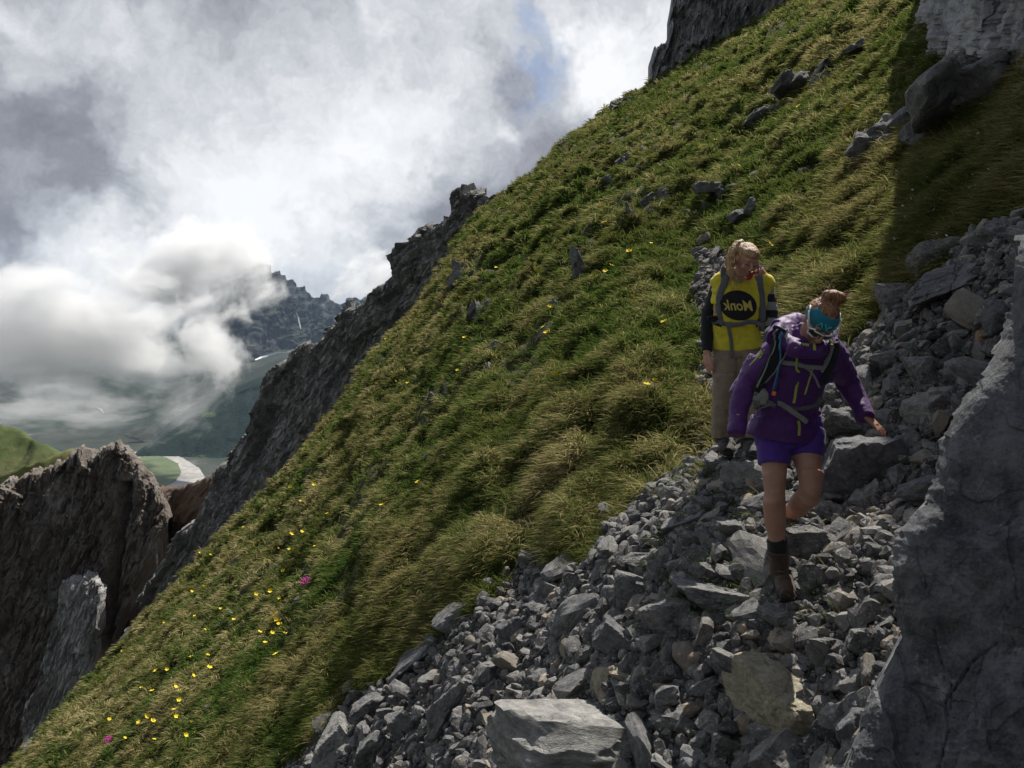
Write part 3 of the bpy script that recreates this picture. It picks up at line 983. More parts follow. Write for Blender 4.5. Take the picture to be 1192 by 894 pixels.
def cliff(name, top, bottom, depth, mat, label, cat, nx, ny, amp=1.0, sc=1.0, strata_ang=65, edge=3.0, lean=0.0, thick=10.0, seed=1, strat=1.0, side=1.0, extra=None, kind=None, sharp=35):
    """top/bottom: (px, py) curves; depth(px, py) -> metres ahead; amp in metres"""
    x0, x1 = top[0][0], top[-1][0]
    xs = np.linspace(x0, x1, nx)
    tp = crv(top, xs) + edge * (.5 * fbm(np.stack([xs * .09, 0 * xs, 0 * xs + seed], -1), 4, seed, .65) + .9 * facets(xs / 7, 0 * xs + .5, seed + 40, .8) + .5 * facets(xs / 2.6, 0 * xs + .5, seed + 41, .8))
    bt = crv(bottom, xs)
    t_ = np.linspace(0, 1, ny)[:, None]
    PX = np.broadcast_to(xs[None], (ny, nx)); PY = tp[None] + (bt - tp)[None] * t_
    D = depth(PX, PY)
    V = at(PX, PY, D)
    k = D / F                                    # metres per photo pixel
    a = math.radians(strata_ang)
    w1 = 9 * fbm(np.stack([PX * .012, PY * .012, 0 * PX + seed], -1), 4, seed + 1); w2 = 9 * fbm(np.stack([PX * .012 + 7, PY * .012, 0 * PX + seed], -1), 4, seed + 2)
    X, Y = PX + w1, PY + w2
    al = X * math.cos(a) - Y * math.sin(a); ac = X * math.sin(a) + Y * math.cos(a)     # along and across the beds
    al, ac = al / sc, ac / sc
    h = 1.5 * facets(ac / 34, al / 90, seed, .5) + .8 * facets(ac / 13, al / 38, seed + 3, .5) + .55 * facets(ac / 5.5, al / 15, seed + 4, .7)
    h = h + strat * .45 * ridged(np.stack([ac / 16, al / 120, 0 * al], -1), 4, seed + 5) + .35 * fbm(np.stack([X / 9, Y / 9, 0 * X], -1), 4, seed + 6)
    h = h + strat * .42 * facets(ac / 2.6, al / 14, seed + 8, .6)
    if extra is not None: h = h + extra(PX, PY)
    # the mass turns away at its upper and side edges
    dtop = (PY - tp[None]); ds = np.minimum(PX - x0, (x1 - PX)) if side else np.full(PX.shape, 1e3)
    fall = 1.3 * np.exp(-dtop / 3) + 1.4 * np.exp(-ds / 3.5) * side
    h = (h - fall) * amp
    V = displaced(V, h)
    rows = []; Ur = V[0, :, 0] / V[0, :, 1]
    for j in range(1, 9):
        rows.append(V[0] + np.stack([Ur * thick / 8 * j, thick / 8 * j + 0 * xs, .25 * amp * j ** .5 - .16 * thick / 8 * j * (1 + .3 * j) + 0 * xs], -1))
    V = np.concatenate([np.array(rows[::-1]), V])
    low = V[-1] + np.stack([V[-1, :, 0] / V[-1, :, 1] * .5 * thick, .5 * thick + 0 * V[-1, :, 0], -.6 * thick + 0 * V[-1, :, 0]], -1)
    V = np.concatenate([V, low[None]])
    dl = float(np.median(V[:, 0, 0] / V[:, 0, 1])); dr = float(np.median(V[:, -1, 0] / V[:, -1, 1]))
    L = V[:, :1] + np.array([[[thick * (dl + .25), thick, -thick * .1]]]); R = V[:, -1:] + np.array([[[thick * (dr - .25), thick, -thick * .1]]])
    V = np.concatenate([L, V, R], 1)
    me = mesh_np(name, V.reshape(-1, 3), grid_faces(V.shape[0], V.shape[1])[:, ::-1], True)
    if sharp: me.set_sharp_from_angle(angle=math.radians(sharp))
    o = link(name, me, mat)
    return tag(o, label, cat, kind=kind)


SR = ((0, math.radians(25), 0), (1.0, 1.0, .45))
RIB = rock_mat('rib rock', (.46, .455, .44), (.19, .188, .186), 2.4, brown=.12, lichen=.7, bump=.8, crack=.8, strata=SR, grass=.5)
CRAGM = rock_mat('crag rock', (.34, .315, .29), (.13, .118, .105), 4.0, brown=.75, brown_col=(.140, .108, .080), lichen=.4, bump=.9, crack=.5, strata=SR)
PALEM = rock_mat('pale buttress rock', (.50, .49, .47), (.24, .235, .225), 2.5, brown=.2, lichen=.4, bump=.8, crack=.7, strata=SR)
TOPM = rock_mat('upper cliff rock', (.44, .44, .445), (.19, .192, .198), 3.0, lichen=.3, bump=.8, crack=.9, strata=SR, grass=.3)
EARTH = rock_mat('gully earth', (.14, .105, .082), (.06, .046, .037), 3.0, brown=.8, brown_col=(.10, .064, .044), lichen=.05, bump=.6, crack=0, strata=((0, math.radians(30), 0), (1, 1, .12)))

rib_top = [(128, 770), (140, 742), (160, 706), (180, 672), (200, 640), (220, 606), (236, 574), (246, 548), (262, 534), (280, 515), (292, 500), (298, 470), (304, 448), (312, 432), (326, 424), (350, 400), (372, 392),
           (385, 380), (408, 356), (430, 345), (455, 328), (463, 312), (468, 288), (476, 268), (486, 258), (500, 264), (521, 250), (526, 226), (538, 217), (554, 221), (572, 232), (590, 244), (604, 256)]
rib_bot = [(128, 800), (144, 790), (201, 730), (278, 660), (335, 600), (400, 530), (421, 480), (455, 440), (485, 415), (530, 330), (560, 290), (604, 275)]
cliff('rock_rib', rib_top, rib_bot, lambda x, y: 45.5 + (600 - x) * .045 + np.clip(480 - y, -200, 300) * -.004, RIB,
      'long jagged grey rock rib with a square tower on top beside the grass slope', 'rock rib', 470, 240, amp=.62, seed=21, thick=9, edge=9, strata_ang=62)
gul_top = [(96, 575), (150, 566), (186, 566), (204, 566), (222, 560), (244, 550), (262, 538), (300, 512), (330, 500)]
gul_bot = [(96, 830), (330, 700)]
cliff('earth_gully', gul_top, gul_bot, lambda x, y: 96 - (y - 550) * .06 + 8 * np.exp(-((x - 200) / 22) ** 2) - .02 * (x - 200), EARTH,
      'dark brown earth gully falling away below the saddle', 'gully', 220, 200, amp=.45, sc=1.2, seed=31, thick=14, edge=3, strata_ang=60, kind='structure', sharp=0)
crag_top = [(-90, 612), (-60, 590), (0, 560), (40, 546), (76, 532), (84, 524), (98, 519), (106, 523), (118, 521), (128, 518), (140, 517), (150, 523), (156, 528), (163, 541), (170, 556), (181, 566), (190, 588), (194, 600)]
crag_bot = [(-90, 960), (20, 950), (60, 890), (100, 830), (128, 765), (140, 724), (152, 694), (166, 668), (182, 642), (190, 620), (194, 612)]
cliff('rock_crag', crag_top, crag_bot, lambda x, y: 88 - (y - 540) * .022 + .0 * x, CRAGM,
      'broad dark brown crag with a flat broken top at the left edge', 'crag', 300, 420, amp=.85, sc=1.0, seed=41, thick=16, edge=6, side=.25, strata_ang=72,
      extra=lambda x, y: -2.5 * np.exp(-((x - (150 - (y - 560) * .12)) / 5) ** 2) * (y > 560) + .6 * np.exp(-((x - 128) / 22) ** 2))
cliff('rock_buttress', [(24, 858), (34, 822), (46, 786), (58, 742), (66, 706), (74, 682), (84, 673), (100, 669), (114, 674), (122, 684)],
      [(24, 890), (40, 888), (60, 860), (80, 820), (100, 790), (114, 740), (122, 700)], lambda x, y: 84.6 - (y - 540) * .024, PALEM,
      'pale grey rock buttress low on the dark left crag', 'rock buttress', 130, 240, amp=.6, sc=.8, seed=51, thick=7, edge=4, side=.5, strata_ang=72)
cliff('summit_cliff', [(757, 94), (758, 70), (762, 56), (768, 50), (778, 46), (780, 22), (783, -10), (800, -60), (860, -120), (925, -150), (960, -150)],
      [(757, 100), (800, 92), (836, 66), (877, 44), (915, 24), (960, -20)], lambda x, y: 50.6 + 0 * x, TOPM,
      'upright grey cliff rising on the skyline at the top of the slope', 'cliff', 210, 170, amp=.55, seed=61, thick=8, edge=3, strata_ang=76)

WALLM = rock_mat('smooth cliff rock', (.34, .34, .345), (.15, .152, .158), 1.6, lichen=.35, bump=.6, crack=1.0)
# the cliff above the shaded grass, its foot set into the slope
_bx = np.array([1058, 1070, 1090, 1115, 1140, 1165, 1192, 1260, 1360, 1500, 1650])
_by = np.array([6, 40, 62, 76, 82, 78, 70, 40, -10, -90, -170])
_d = H_base
def _depth_at(px, py):
    lo, hi = 3.0, 45.0
    for _ in range(40):
        mid_ = (lo + hi) / 2
        q = at(px, py, mid_)
        if q[2] > H_base(np.array(q[0]), np.array(q[1])): lo = mid_
        else: hi = mid_
    return lo
_bd = _sm(np.array([_depth_at(a, b) for a, b in zip(_bx, _by)]), 3)
cliff('cliff', [(1058, -40), (1066, -160), (1090, -330), (1140, -520), (1200, -640), (1400, -900), (1650, -1150)], [(a, b + 30) for a, b in zip(_bx, _by)],
      lambda x, y: np.interp(x, _bx, _bd) - .15 + .0012 * np.clip(60 - y, 0, 900), WALLM,
      'massive grey cliff face cut by the top right corner', 'cliff', 330, 420, amp=.16, sc=3.2, seed=71, thick=6, edge=6, strata_ang=78, strat=.35)
# ------------------------------------------------------------------ the valley far below and the mountains beyond
def far_mat(name, a, b, scale, extra=None, bump=.6, dist=8.0, rough=.95):
    m, t, bs, out = new_mat(name)
    p = obj_pos(t)
    n = t.noise(p, scale, 8, .65)
    c = t.mix(t.rng(n, .36, .64), a, b)
    if extra is not None: c = extra(t, p, c)
    t.put(bs.inputs['Base Color'], c); bs.inputs['Roughness'].default_value = rough; bs.inputs['Specular IOR Level'].default_value = .1
    if bump: t.put(bs.inputs['Normal'], t.bump(t.noise(p, scale * 2.5, 8, .7), bump, dist))
    return m


def valley_extra(t, p, c):
    f = t.rng(t.noise(p, .0016, 6, .6), .48, .56)
    c = t.mix(f, c, (.022, .035, .022))
    return t.mix(t.rng(t.noise(p, .004, 8, .7), .60, .66, 0, .6), c, (.20, .20, .19))


VZ = -702.0
gx, gy = np.meshgrid(np.linspace(-16000, 16000, 260), np.concatenate([np.linspace(-3000, 600, 16)[:-1], np.linspace(600, 7000, 200), np.linspace(7000, 16000, 30)[1:]]))
gz = VZ + 0 * gx
# the valley side climbs beyond the meadow
rise = sstep(4500, 6500, gy + .25 * (gx + 1500)) * 420
gz = gz + rise * (1 + .25 * fbm(np.stack([gx / 900, gy / 900, 0 * gx], -1), 5, 301)) + 12 * fbm(np.stack([gx / 300, gy / 300, 0 * gx], -1), 3, 303) * (rise > 20)
me = mesh_np('valley_ground', np.stack([gx, gy, gz], -1).reshape(-1, 3), grid_faces(*gx.shape), True)
tag(link('valley_ground', me, far_mat('valley floor', (.026, .034, .024), (.055, .058, .05), .004, valley_extra)), kind='structure')


def sheet(name, pts, z, mat, thick=6, kind='structure', **kw):
    """a flat patch of ground traced from the photograph and laid on the valley floor"""
    a = np.array(pts); x0, x1, y0, y1 = a[:, 0].min() - 1, a[:, 0].max() + 1, a[:, 1].min() - 1, a[:, 1].max() + 1
    gx_, gy_ = np.meshgrid(np.arange(x0, x1, .6), np.arange(y0, y1, .4))
    d = at(gx_, gy_, 1.0); P = d * (z / d[..., 2])[..., None]
    f = grid_faces(*gx_.shape); c = P.reshape(-1, 3)
    keep = (poly_sd(gx_, gy_, pts) > 0).ravel()
    f = f[keep[f].all(1)]
    return tag(link(name, mesh_np(name, c, f, True), mat), kind=kind, **kw)


def smooth_loop(pts, n=6):
    out = []; N = len(pts)
    for i in range(N):
        p0, p1, p2, p3 = [np.array(pts[(i + k) % N], float) for k in (-1, 0, 1, 2)]
        for j in range(n):
            u = j / n
            out.append(tuple(.5 * (2 * p1 + (p2 - p0) * u + (2 * p0 - 5 * p1 + 4 * p2 - p3) * u * u + (3 * p1 - 3 * p2 + p0 - p3) * u ** 3)))
    return out


GRAV = far_mat('river gravel', (.22, .21, .20), (.34, .33, .31), .02, bump=.2)
MEAD = far_mat('valley meadow', (.075, .10, .05), (.11, .13, .07), .012, bump=.1)
sheet('riverbed', smooth_loop([(140, 523), (170, 524), (196, 527), (214, 533), (228, 542), (237, 552), (236, 566), (205, 572), (160, 576), (136, 560), (130, 538)]), VZ + 4, GRAV, 3)
sheet('meadow', smooth_loop([(150, 530), (172, 529), (194, 532), (207, 539), (211, 548), (206, 558), (190, 566), (160, 572), (142, 552)]), VZ + 8, MEAD, 3)


def hill(name, outline, y0, base_z, mat, seed, rough=.06, deep=700, n=150, **kw):
    """a hill whose skyline follows the photograph, with its own depth towards and away from the viewer"""
    xs = np.linspace(outline[0][0], outline[-1][0], n)
    tp = crv(outline, xs)
    k = np.linspace(-1, 1, n)[:, None]
    crest = at(xs, tp, y0)
    Hh = crest[:, 2] - base_z
    prof = 1 - np.abs(k) ** 1.25
    Y = y0 + k * deep + .12 * deep * fbm(np.stack([xs / 30 + 0 * k, 0 * xs + k * 3, 0 * xs + 0 * k], -1), 3, seed + 2)
    X = crest[None, :, 0] * (1 + 0 * k)
    Z = base_z + Hh[None] * prof
    nz = fbm(np.stack([X / deep * 4, Y / deep * 4, 0 * X], -1), 6, seed, .55)
    rg_ = ridged(np.stack([X / deep * 5, Y / deep * 1.6, 0 * X], -1), 4, seed + 5)
    Z = Z + Hh[None] * rough * (nz + .6 * rg_) * np.clip(1.3 - prof * 1.05, .2, 1)
    me = mesh_np(name, np.stack([X, Y, Z], -1).reshape(-1, 3), grid_faces(n, n), True)
    return tag(link(name, me, mat), **kw)


def forest_extra(t, p, c):
    v = t.voro(p, .055)
    c = t.mix(t.rng(v, .1, .7), c, (.010, .020, .014))
    return t.mix(t.rng(t.noise(p, .0035, 5, .6), .56, .62), c, (.07, .10, .04))


FOREST = far_mat('forest hill', (.010, .022, .014), (.022, .040, .022), .03, forest_extra, dist=16, bump=.9)
hill('forested_hill', [(188, 560), (196, 500), (208, 482), (226, 470), (250, 460), (275, 450), (300, 440), (330, 432), (360, 425), (420, 420)], 4550, VZ - 30, FOREST, 311, .07, 560, 170, kind='structure')
hill('wooded_ridge', [(120, 560), (140, 520), (170, 486), (200, 470), (230, 452), (262, 440), (300, 425), (340, 415), (400, 405), (470, 400)], 5300, VZ, far_mat('ridge pasture', (.028, .034, .030), (.046, .052, .036), .01, valley_extra, dist=12), 321, .08, 800, 150, kind='structure')


def grass_extra(t, p, c):
    nz = t.new('ShaderNodeSeparateXYZ'); t.put(nz.inputs[0], t.new('ShaderNodeNewGeometry').outputs['Normal'])
    return t.mix(t.rng(nz.outputs[2], .30, .55, 1, 0), c, (.07, .065, .06))


GH = far_mat('green alp', (.055, .075, .025), (.10, .11, .045), .05, grass_extra, dist=3)
hill('grassy_hill', [(-160, 440), (-60, 470), (0, 497), (12, 499), (30, 508), (46, 512), (60, 516), (84, 530), (110, 560), (130, 590)], 430, -190, GH, 331, .05, 120, 150, kind='structure')
hill('grassy_ridge', [(-120, 610), (0, 552), (40, 538), (80, 522), (92, 524), (104, 560)], 108, -60, far_mat('crag top turf', (.10, .12, .04), (.17, .165, .07), .4, bump=.5, dist=.4), 335, .012, 16, 90, kind='structure')


# the great walls
def mountain(name, top, bottom, y0, mat, label, seed, amp, depth_k=9.0, nx=260, ny=220, edge=4, sharp=0):
    x0, x1 = top[0][0], top[-1][0]
    xs = np.linspace(x0, x1, nx)
    tp = crv(top, xs) + edge * fbm(np.stack([xs * .06, 0 * xs, 0 * xs + seed], -1), 5, seed, .6)
    bt = crv(bottom, xs); t_ = np.linspace(0, 1, ny)[:, None]
    PX = np.broadcast_to(xs[None], (ny, nx)); PY = tp[None] + (bt - tp)[None] * t_
    D = y0 - (PY - tp[None]) * depth_k
    V = at(PX, PY, D)
    w = 6 * fbm(np.stack([PX * .03, PY * .03, 0 * PX], -1), 3, seed + 2)
    h = 1.2 * ridged(np.stack([(PX + w) / 26, PY / 60, 0 * PX], -1), 5, seed + 1) + .22 * facets((PX + w) / 9, (PY + w) / 7, seed, .5) + .5 * fbm(np.stack([PX / 8, PY / 5, 0 * PX], -1), 4, seed + 3)
    ds = np.minimum(PX - x0, x1 - PX)
    h = (h - 1.6 * np.exp(-ds / 6)) * amp
    V = displaced(V, h)
    back = [V[0] + np.stack([V[0, :, 0] / V[0, :, 1] * amp * 3 * j, amp * 3 * j + 0 * xs, -amp * 1.1 * j ** 1.3 + 0 * xs], -1) for j in range(1, 7)][::-1]
    V = np.concatenate([np.array(back), V])
    me = mesh_np(name, V.reshape(-1, 3), grid_faces(V.shape[0], V.shape[1])[:, ::-1], True)
    return tag(link(name, me, mat), label, kind='structure')


def strata_extra(t, p, c):
    q = t.mapping(p, rot=(0, .12, 0), scale=(.18, .18, 1.0))
    c = t.mix(t.rng(t.noise(q, .02, 7, .7), .42, .58), c, (.028, .030, .036))
    nz = t.new('ShaderNodeSeparateXYZ'); t.put(nz.inputs[0], t.new('ShaderNodeNewGeometry').outputs['Normal'])
    return t.mix(t.m('MULTIPLY', t.rng(nz.outputs[2], .55, .8), .7), c, (.05, .06, .04))


MW = far_mat('mountain wall', (.035, .036, .042), (.08, .08, .085), .012, strata_extra, dist=25, bump=.9)
mountain('mountain', [(150, 470), (190, 420), (225, 372), (246, 345), (262, 330), (276, 318), (288, 309), (298, 306), (306, 314), (316, 326), (328, 340), (345, 348), (362, 364), (378, 376), (400, 392), (440, 420)],
         [(150, 500), (200, 490), (260, 470), (330, 450), (440, 440)], 7000, MW, None, 401, 85, 7.0)
mountain('far_mountain', [(240, 330), (290, 318), (340, 330), (365, 345), (390, 352), (420, 350), (470, 330), (540, 300), (600, 290)],
         [(240, 470), (330, 470), (440, 460), (600, 420)], 8300, MW, None, 421, 90, edge=6)

SNOW = flat_mat('snow', (.80, .82, .85), .6, .2, .05, .01)


FAR_B = []


def far_y(px, py, y0):
    if not FAR_B:
        names = ('valley_ground', 'forested_hill', 'wooded_ridge', 'mountain', 'far_mountain')
        V_, F_, o_ = [], [], 0
        for n_ in names:
            mm = bpy.data.objects[n_].data; v = np.empty(len(mm.vertices) * 3, np.float32); mm.vertices.foreach_get('co', v); V_.append(v.reshape(-1, 3))
            F_ += [tuple(i + o_ for i in p_.vertices) for p_ in mm.polygons]; o_ += len(mm.vertices)
        FAR_B.append(BVHTree.FromPolygons([tuple(map(float, q)) for q in np.concatenate(V_)], F_))
    d = V3(px, py, 1.0).normalized(); loc, n, i, dd = FAR_B[0].ray_cast(Vector((0, 0, 0)), d)
    return y0 if loc is None else loc.y * .996


def strip(name, pts, y, wpx, mat, label=None, cat=None, group=None, kind=None, thick=None):
    """a narrow ribbon lying on a distant slope"""
    P = [at(a, b, far_y(a, b, y)) for (a, b) in pts]
    V, n = [], len(P)
    for i in range(n):
        k = P[i][1] / F * (wpx if not isinstance(wpx, (list, tuple)) else wpx[i]) * .5
        tdir = P[min(i + 1, n - 1)] - P[max(i - 1, 0)]; tdir /= np.linalg.norm(tdir)
        s = np.cross(tdir, [0, 1, 0]); s /= np.linalg.norm(s) + 1e-9
        th = thick or k * .25
        for a, b in ((1, 0), (-1, 0), (-1, 1), (1, 1)): V.append(P[i] + s * k * a + np.array([0, th * b * 3, 0]))
    Fc = []
    for i in range(n - 1):
        for j in range(4): Fc.append([i * 4 + j, i * 4 + (j + 1) % 4, (i + 1) * 4 + (j + 1) % 4, (i + 1) * 4 + j])
    Fc += [[0, 1, 2, 3], [(n - 1) * 4 + 3, (n - 1) * 4 + 2, (n - 1) * 4 + 1, (n - 1) * 4]]
    me = mesh_np(name, np.array(V), np.array(Fc), False)
    return tag(link(name, me, mat), label, cat, group, kind)


strip('snow_patch', [(297, 419), (304, 416), (312, 414), (322, 411), (331, 410)], 4780, [1, 2.5, 2, 2.2, .8], SNOW, 'white streak of snow at the foot of the grey mountain wall', 'snow patch')
strip('snow_patch', [(345, 364), (347, 370), (349, 378), (350, 383)], 5450, [.6, 1.4, 1.2, .5], SNOW, 'thin upright streak of snow in a gully of the mountain wall', 'snow patch')
strip('snow_patch', [(254, 416), (258, 421), (262, 424)], 4980, [1, 2, .8], SNOW, 'small snow spot beside the edge of the cloud', 'snow patch')
strip('snow_patch', [(113, 475), (117, 477), (121, 481)], 4200, [1.5, 2.5, 1], SNOW, 'small bright snow spot under the low cloud on the left', 'snow patch')
ROADM = flat_mat('gravel road', (.20, .195, .18), .9, .1, .1, .01)
strip('mountain_road', [(138, 482), (152, 485), (170, 489), (188, 492), (204, 495)], 3380, .9, ROADM, kind='structure')
strip('mountain_road', [(143, 506), (155, 508), (170, 511), (185, 515), (193, 516)], 3300, 1.0, ROADM, kind='structure')
strip('mountain_road', [(152, 482), (180, 476), (210, 470), (232, 466), (250, 461)], 3250, .9, ROADM, kind='structure')
strip('mountain_road', [(262, 463), (274, 457), (284, 453), (292, 448)], 2760, 1.4, ROADM, kind='structure')

# ------------------------------------------------------------------ air and low clouds
def volume_mat(name, density, col=(1, 1, 1), aniso=0.0, noise_scale=None, seed=0.0, lo=.47, hi=.60, soft=1.0):
    m = bpy.data.materials.new(name); m.use_nodes = True; m.node_tree.nodes.clear()
    t = T(m.node_tree); out = t.new('ShaderNodeOutputMaterial'); vp = t.new('ShaderNodeVolumePrincipled')
    vp.inputs['Color'].default_value = (*col, 1); vp.inputs['Anisotropy'].default_value = aniso
    t.l.new(vp.outputs[0], out.inputs['Volume'])
    if noise_scale is None: vp.inputs['Density'].default_value = density
    else:
        o = t.new('ShaderNodeTexCoord').outputs['Object']
        n = t.noise(t.vm('ADD', o, (seed, seed * .7, 0)), noise_scale, 9, .66, .25)
        r = t.vm('LENGTH', o)
        f = t.rng(r, .2, 1.0, .13, -.24, False)
        d = t.rng(t.m('ADD', n, f), lo, hi)
        t.put(vp.inputs['Density'], t.m('MULTIPLY', t.m('MULTIPLY', d, t.rng(r, .75, .99, 1, 0)), density))
    return m


def cloud(px, py, y, rx, ry, dens, label, seed, rot=0, ns=1.7, deep=None, lo=.47, hi=.60):
    v, f = ICO[4]
    k = y / F
    me = mesh_np('low_cloud', v, f, True)
    o = tag(link('low_cloud', me, volume_mat('cloud %d' % seed, dens, (1.0, 1.0, 1.0), .45, ns, seed * 3.1, lo, hi)), label, 'cloud', kind='stuff')
    o.location = at(px, py, y); o.scale = (rx * k, (deep or min(rx, ry)) * k, ry * k); o.rotation_euler = (0, math.radians(-rot), 0)
    return o


cloud(80, 385, 3400, 260, 150, .013, 'thick white bank of low cloud over the valley on the left', 1, 0, 2.1, 130)
cloud(222, 322, 4000, 160, 115, .013, 'billowing cloud hiding the left shoulder of the grey mountain', 2, 20, 2.6, 100)
cloud(268, 300, 4300, 85, 40, .014, 'cloud sitting on the peak of the grey mountain', 3, 6, 2.0, 70)
cloud(430, 318, 3000, 85, 40, .014, 'bright small cloud just above the rock rib', 4, 28, 1.9, 40)
cloud(70, 474, 2700, 190, 50, .0050, 'thin drifting mist low over the valley on the left', 5, 0, 2.4, 60)
cloud(215, 475, 2500, 100, 50, .0032, 'thin wisp of mist in front of the wooded hill', 6, 30, 2.4, 50)
cloud(246, 400, 3600, 80, 95, .011, 'veil of mist on the left edge of the mountain wall', 7, 0, 2.2, 60)

hz = bmesh.new(); bmesh.ops.create_cube(hz, size=1)
me = bpy.data.meshes.new('haze'); hz.to_mesh(me); hz.free()
hb = tag(link('haze', me, volume_mat('haze', .000015, (.55, .74, 1.0), .1)), kind='stuff')
hb.scale = (16000, 13000, 1700); hb.location = (-1500, 4300, -1700 / 2 + 560)
SC.cycles.volume_step_rate = .35; SC.cycles.volume_max_steps = 128
# ------------------------------------------------------------------ sun, sky, clouds
SUN_EL, SUN_AZ = math.radians(55), math.radians(29)     # azimuth: ahead of the camera, a little to the right
SUN = Vector((math.sin(SUN_AZ) * math.cos(SUN_EL), math.cos(SUN_AZ) * math.cos(SUN_EL), math.sin(SUN_EL)))
sl = bpy.data.lights.new('sun', 'SUN')
sl.energy = 5.0; sl.angle = math.radians(.5); sl.color = (1, .95, .87)
so = bpy.data.objects.new('sun', sl); COL.objects.link(so)
so.rotation_euler = SUN.to_track_quat('Z', 'Y').to_euler()

w = bpy.data.worlds.new('World'); SC.world = w; w.use_nodes = True
w.node_tree.nodes.clear(); t = T(w.node_tree)
wo = t.new('ShaderNodeOutputWorld'); bg = t.new('ShaderNodeBackground'); t.l.new(bg.outputs[0], wo.inputs[0])
bg.inputs['Strength'].default_value = 0.1
sky = t.new('ShaderNodeTexSky', sky_type='NISHITA'); sky.sun_disc = False
sky.sun_elevation = SUN_EL; sky.sun_rotation = SUN_AZ; sky.altitude = 1800
gen = t.vm('NORMALIZE', t.new('ShaderNodeTexCoord').outputs['Generated'])


def blob(px, py, r0, r1, a=1.0):
    """soft round patch of sky of r1 photo pixels about a direction"""
    d = V3(px, py, 1.0).normalized()
    v = t.vm('DISTANCE', WD, tuple(d))
    return t.rng(v, r0 / F, r1 / F, a, 0)


warp = t.vm('SCALE', t.vm('SUBTRACT', t.noise(gen, 3.0, 6, .62, out=1), (.5, .5, .5)), scale=.42)
WD = t.vm('ADD', gen, warp)
n1 = t.noise(t.vm('ADD', gen, t.vm('SCALE', warp, scale=.6)), 3.4, 12, .60, .0)
n2 = t.noise(WD, 7.5, 12, .62, .0)
n3 = t.noise(t.vm('ADD', gen, (3.3, 1.2, .7)), 1.6, 8, .5)
v = t.m('ADD', t.m('MULTIPLY', n1, 1.6), t.m('ADD', t.m('MULTIPLY', n2, .95), t.m('MULTIPLY', n3, .3)))
v = t.m('SUBTRACT', v, 1.37)
DARKS = [(60, 210, 30, 190, .42), (150, 150, 0, 130, .15), (150, 260, 0, 90, .2), (20, 300, 0, 80, .22), (500, 290, 0, 150, .33), (600, 130, 20, 120, .3), (650, 160, 0, 90, .2), (480, 200, 0, 100, .18),
         (250, 30, 0, 120, .1), (40, 30, 0, 80, .12), (560, 60, 0, 50, .2), (90, 440, 0, 110, .30), (230, 450, 0, 90, .25), (20, 480, 10, 90, .3)]
LIGHTS = [(330, 190, 0, 190, .26), (450, 110, 0, 120, .26), (210, 300, 0, 60, .2), (40, 270, 0, 60, .22), (560, 95, 0, 45, .3), (640, 80, 0, 70, .4), (725, 60, 10, 100, .5), (690, 30, 0, 60, .25),
          (380, 250, 0, 100, .3), (430, 320, 0, 60, .35), (140, 340, 20, 110, .3), (180, 60, 0, 90, .15), (90, 60, 0, 40, .25), (440, 20, 0, 140, .2)]
for b in DARKS: v = t.m('SUBTRACT', v, blob(*b))
for b in LIGHTS: v = t.m('ADD', v, blob(*b))
ramp = t.new('ShaderNodeValToRGB'); t.put(ramp.inputs[0], t.rng(v, -.52, .50, 0, 1, False))
el = ramp.color_ramp.elements
el[0].position = 0; el[0].color = (1.55, 1.65, 1.95, 1)
el[1].position = 1; el[1].color = (8.6, 8.7, 8.8, 1)
for pos, c in ((.25, (2.5, 2.6, 2.95)), (.45, (3.9, 4.1, 4.45)), (.65, (5.6, 5.8, 6.1)), (.82, (7.3, 7.45, 7.6))):
    e = el.new(pos); e.color = (*c, 1)
cl = ramp.outputs[0]
# clouds away from the sun's side are grey bellies
towards = t.vm('DOT_PRODUCT', gen, tuple(Vector((-.15, .95, .25)).normalized()))
cl = t.mix(1.0, cl, t.mix(t.rng(towards, -.2, .75), (.34, .35, .37), (.75, .75, .76)), 'MULTIPLY')
hole = t.m('ADD', blob(768, -6, 6, 30), t.m('ADD', blob(585, 45, 0, 42, .55), blob(625, 20, 0, 40, .45)), clamp=True)
hn = t.rng(t.noise(WD, 9, 8, .6), .38, .54)
hole = t.m('MAXIMUM', t.m('MULTIPLY', t.m('MULTIPLY', hole, hn), .9), blob(756, -4, 8, 26))
up = t.new('ShaderNodeSeparateXYZ'); t.put(up.inputs[0], gen)
hole = t.m('MAXIMUM', hole, t.m('MULTIPLY', t.rng(n3, .52, .6), t.rng(up.outputs[2], .55, .75)))
blue = t.mix(.55, sky.outputs[0], (.95, 1.9, 4.4))
t.put(bg.inputs['Color'], t.mix(hole, cl, blue))

SC.view_settings.view_transform = 'Standard'; SC.view_settings.look = 'None'
SC.view_settings.exposure = 0.60; SC.view_settings.gamma = 1; SC.view_settings.use_curve_mapping = False
SC.render.engine = 'CYCLES'
cy = SC.cycles
cy.use_denoising = True; cy.use_adaptive_sampling = True; cy.adaptive_threshold = 0.02
try: cy.denoiser = 'OPENIMAGEDENOISE'
except Exception: pass
cy.max_bounces = 5; cy.diffuse_bounces = 3; cy.glossy_bounces = 2; cy.transmission_bounces = 3; cy.volume_bounces = 3
cy.transparent_max_bounces = 6; cy.use_fast_gi = False
w.cycles.sampling_method = 'AUTOMATIC'
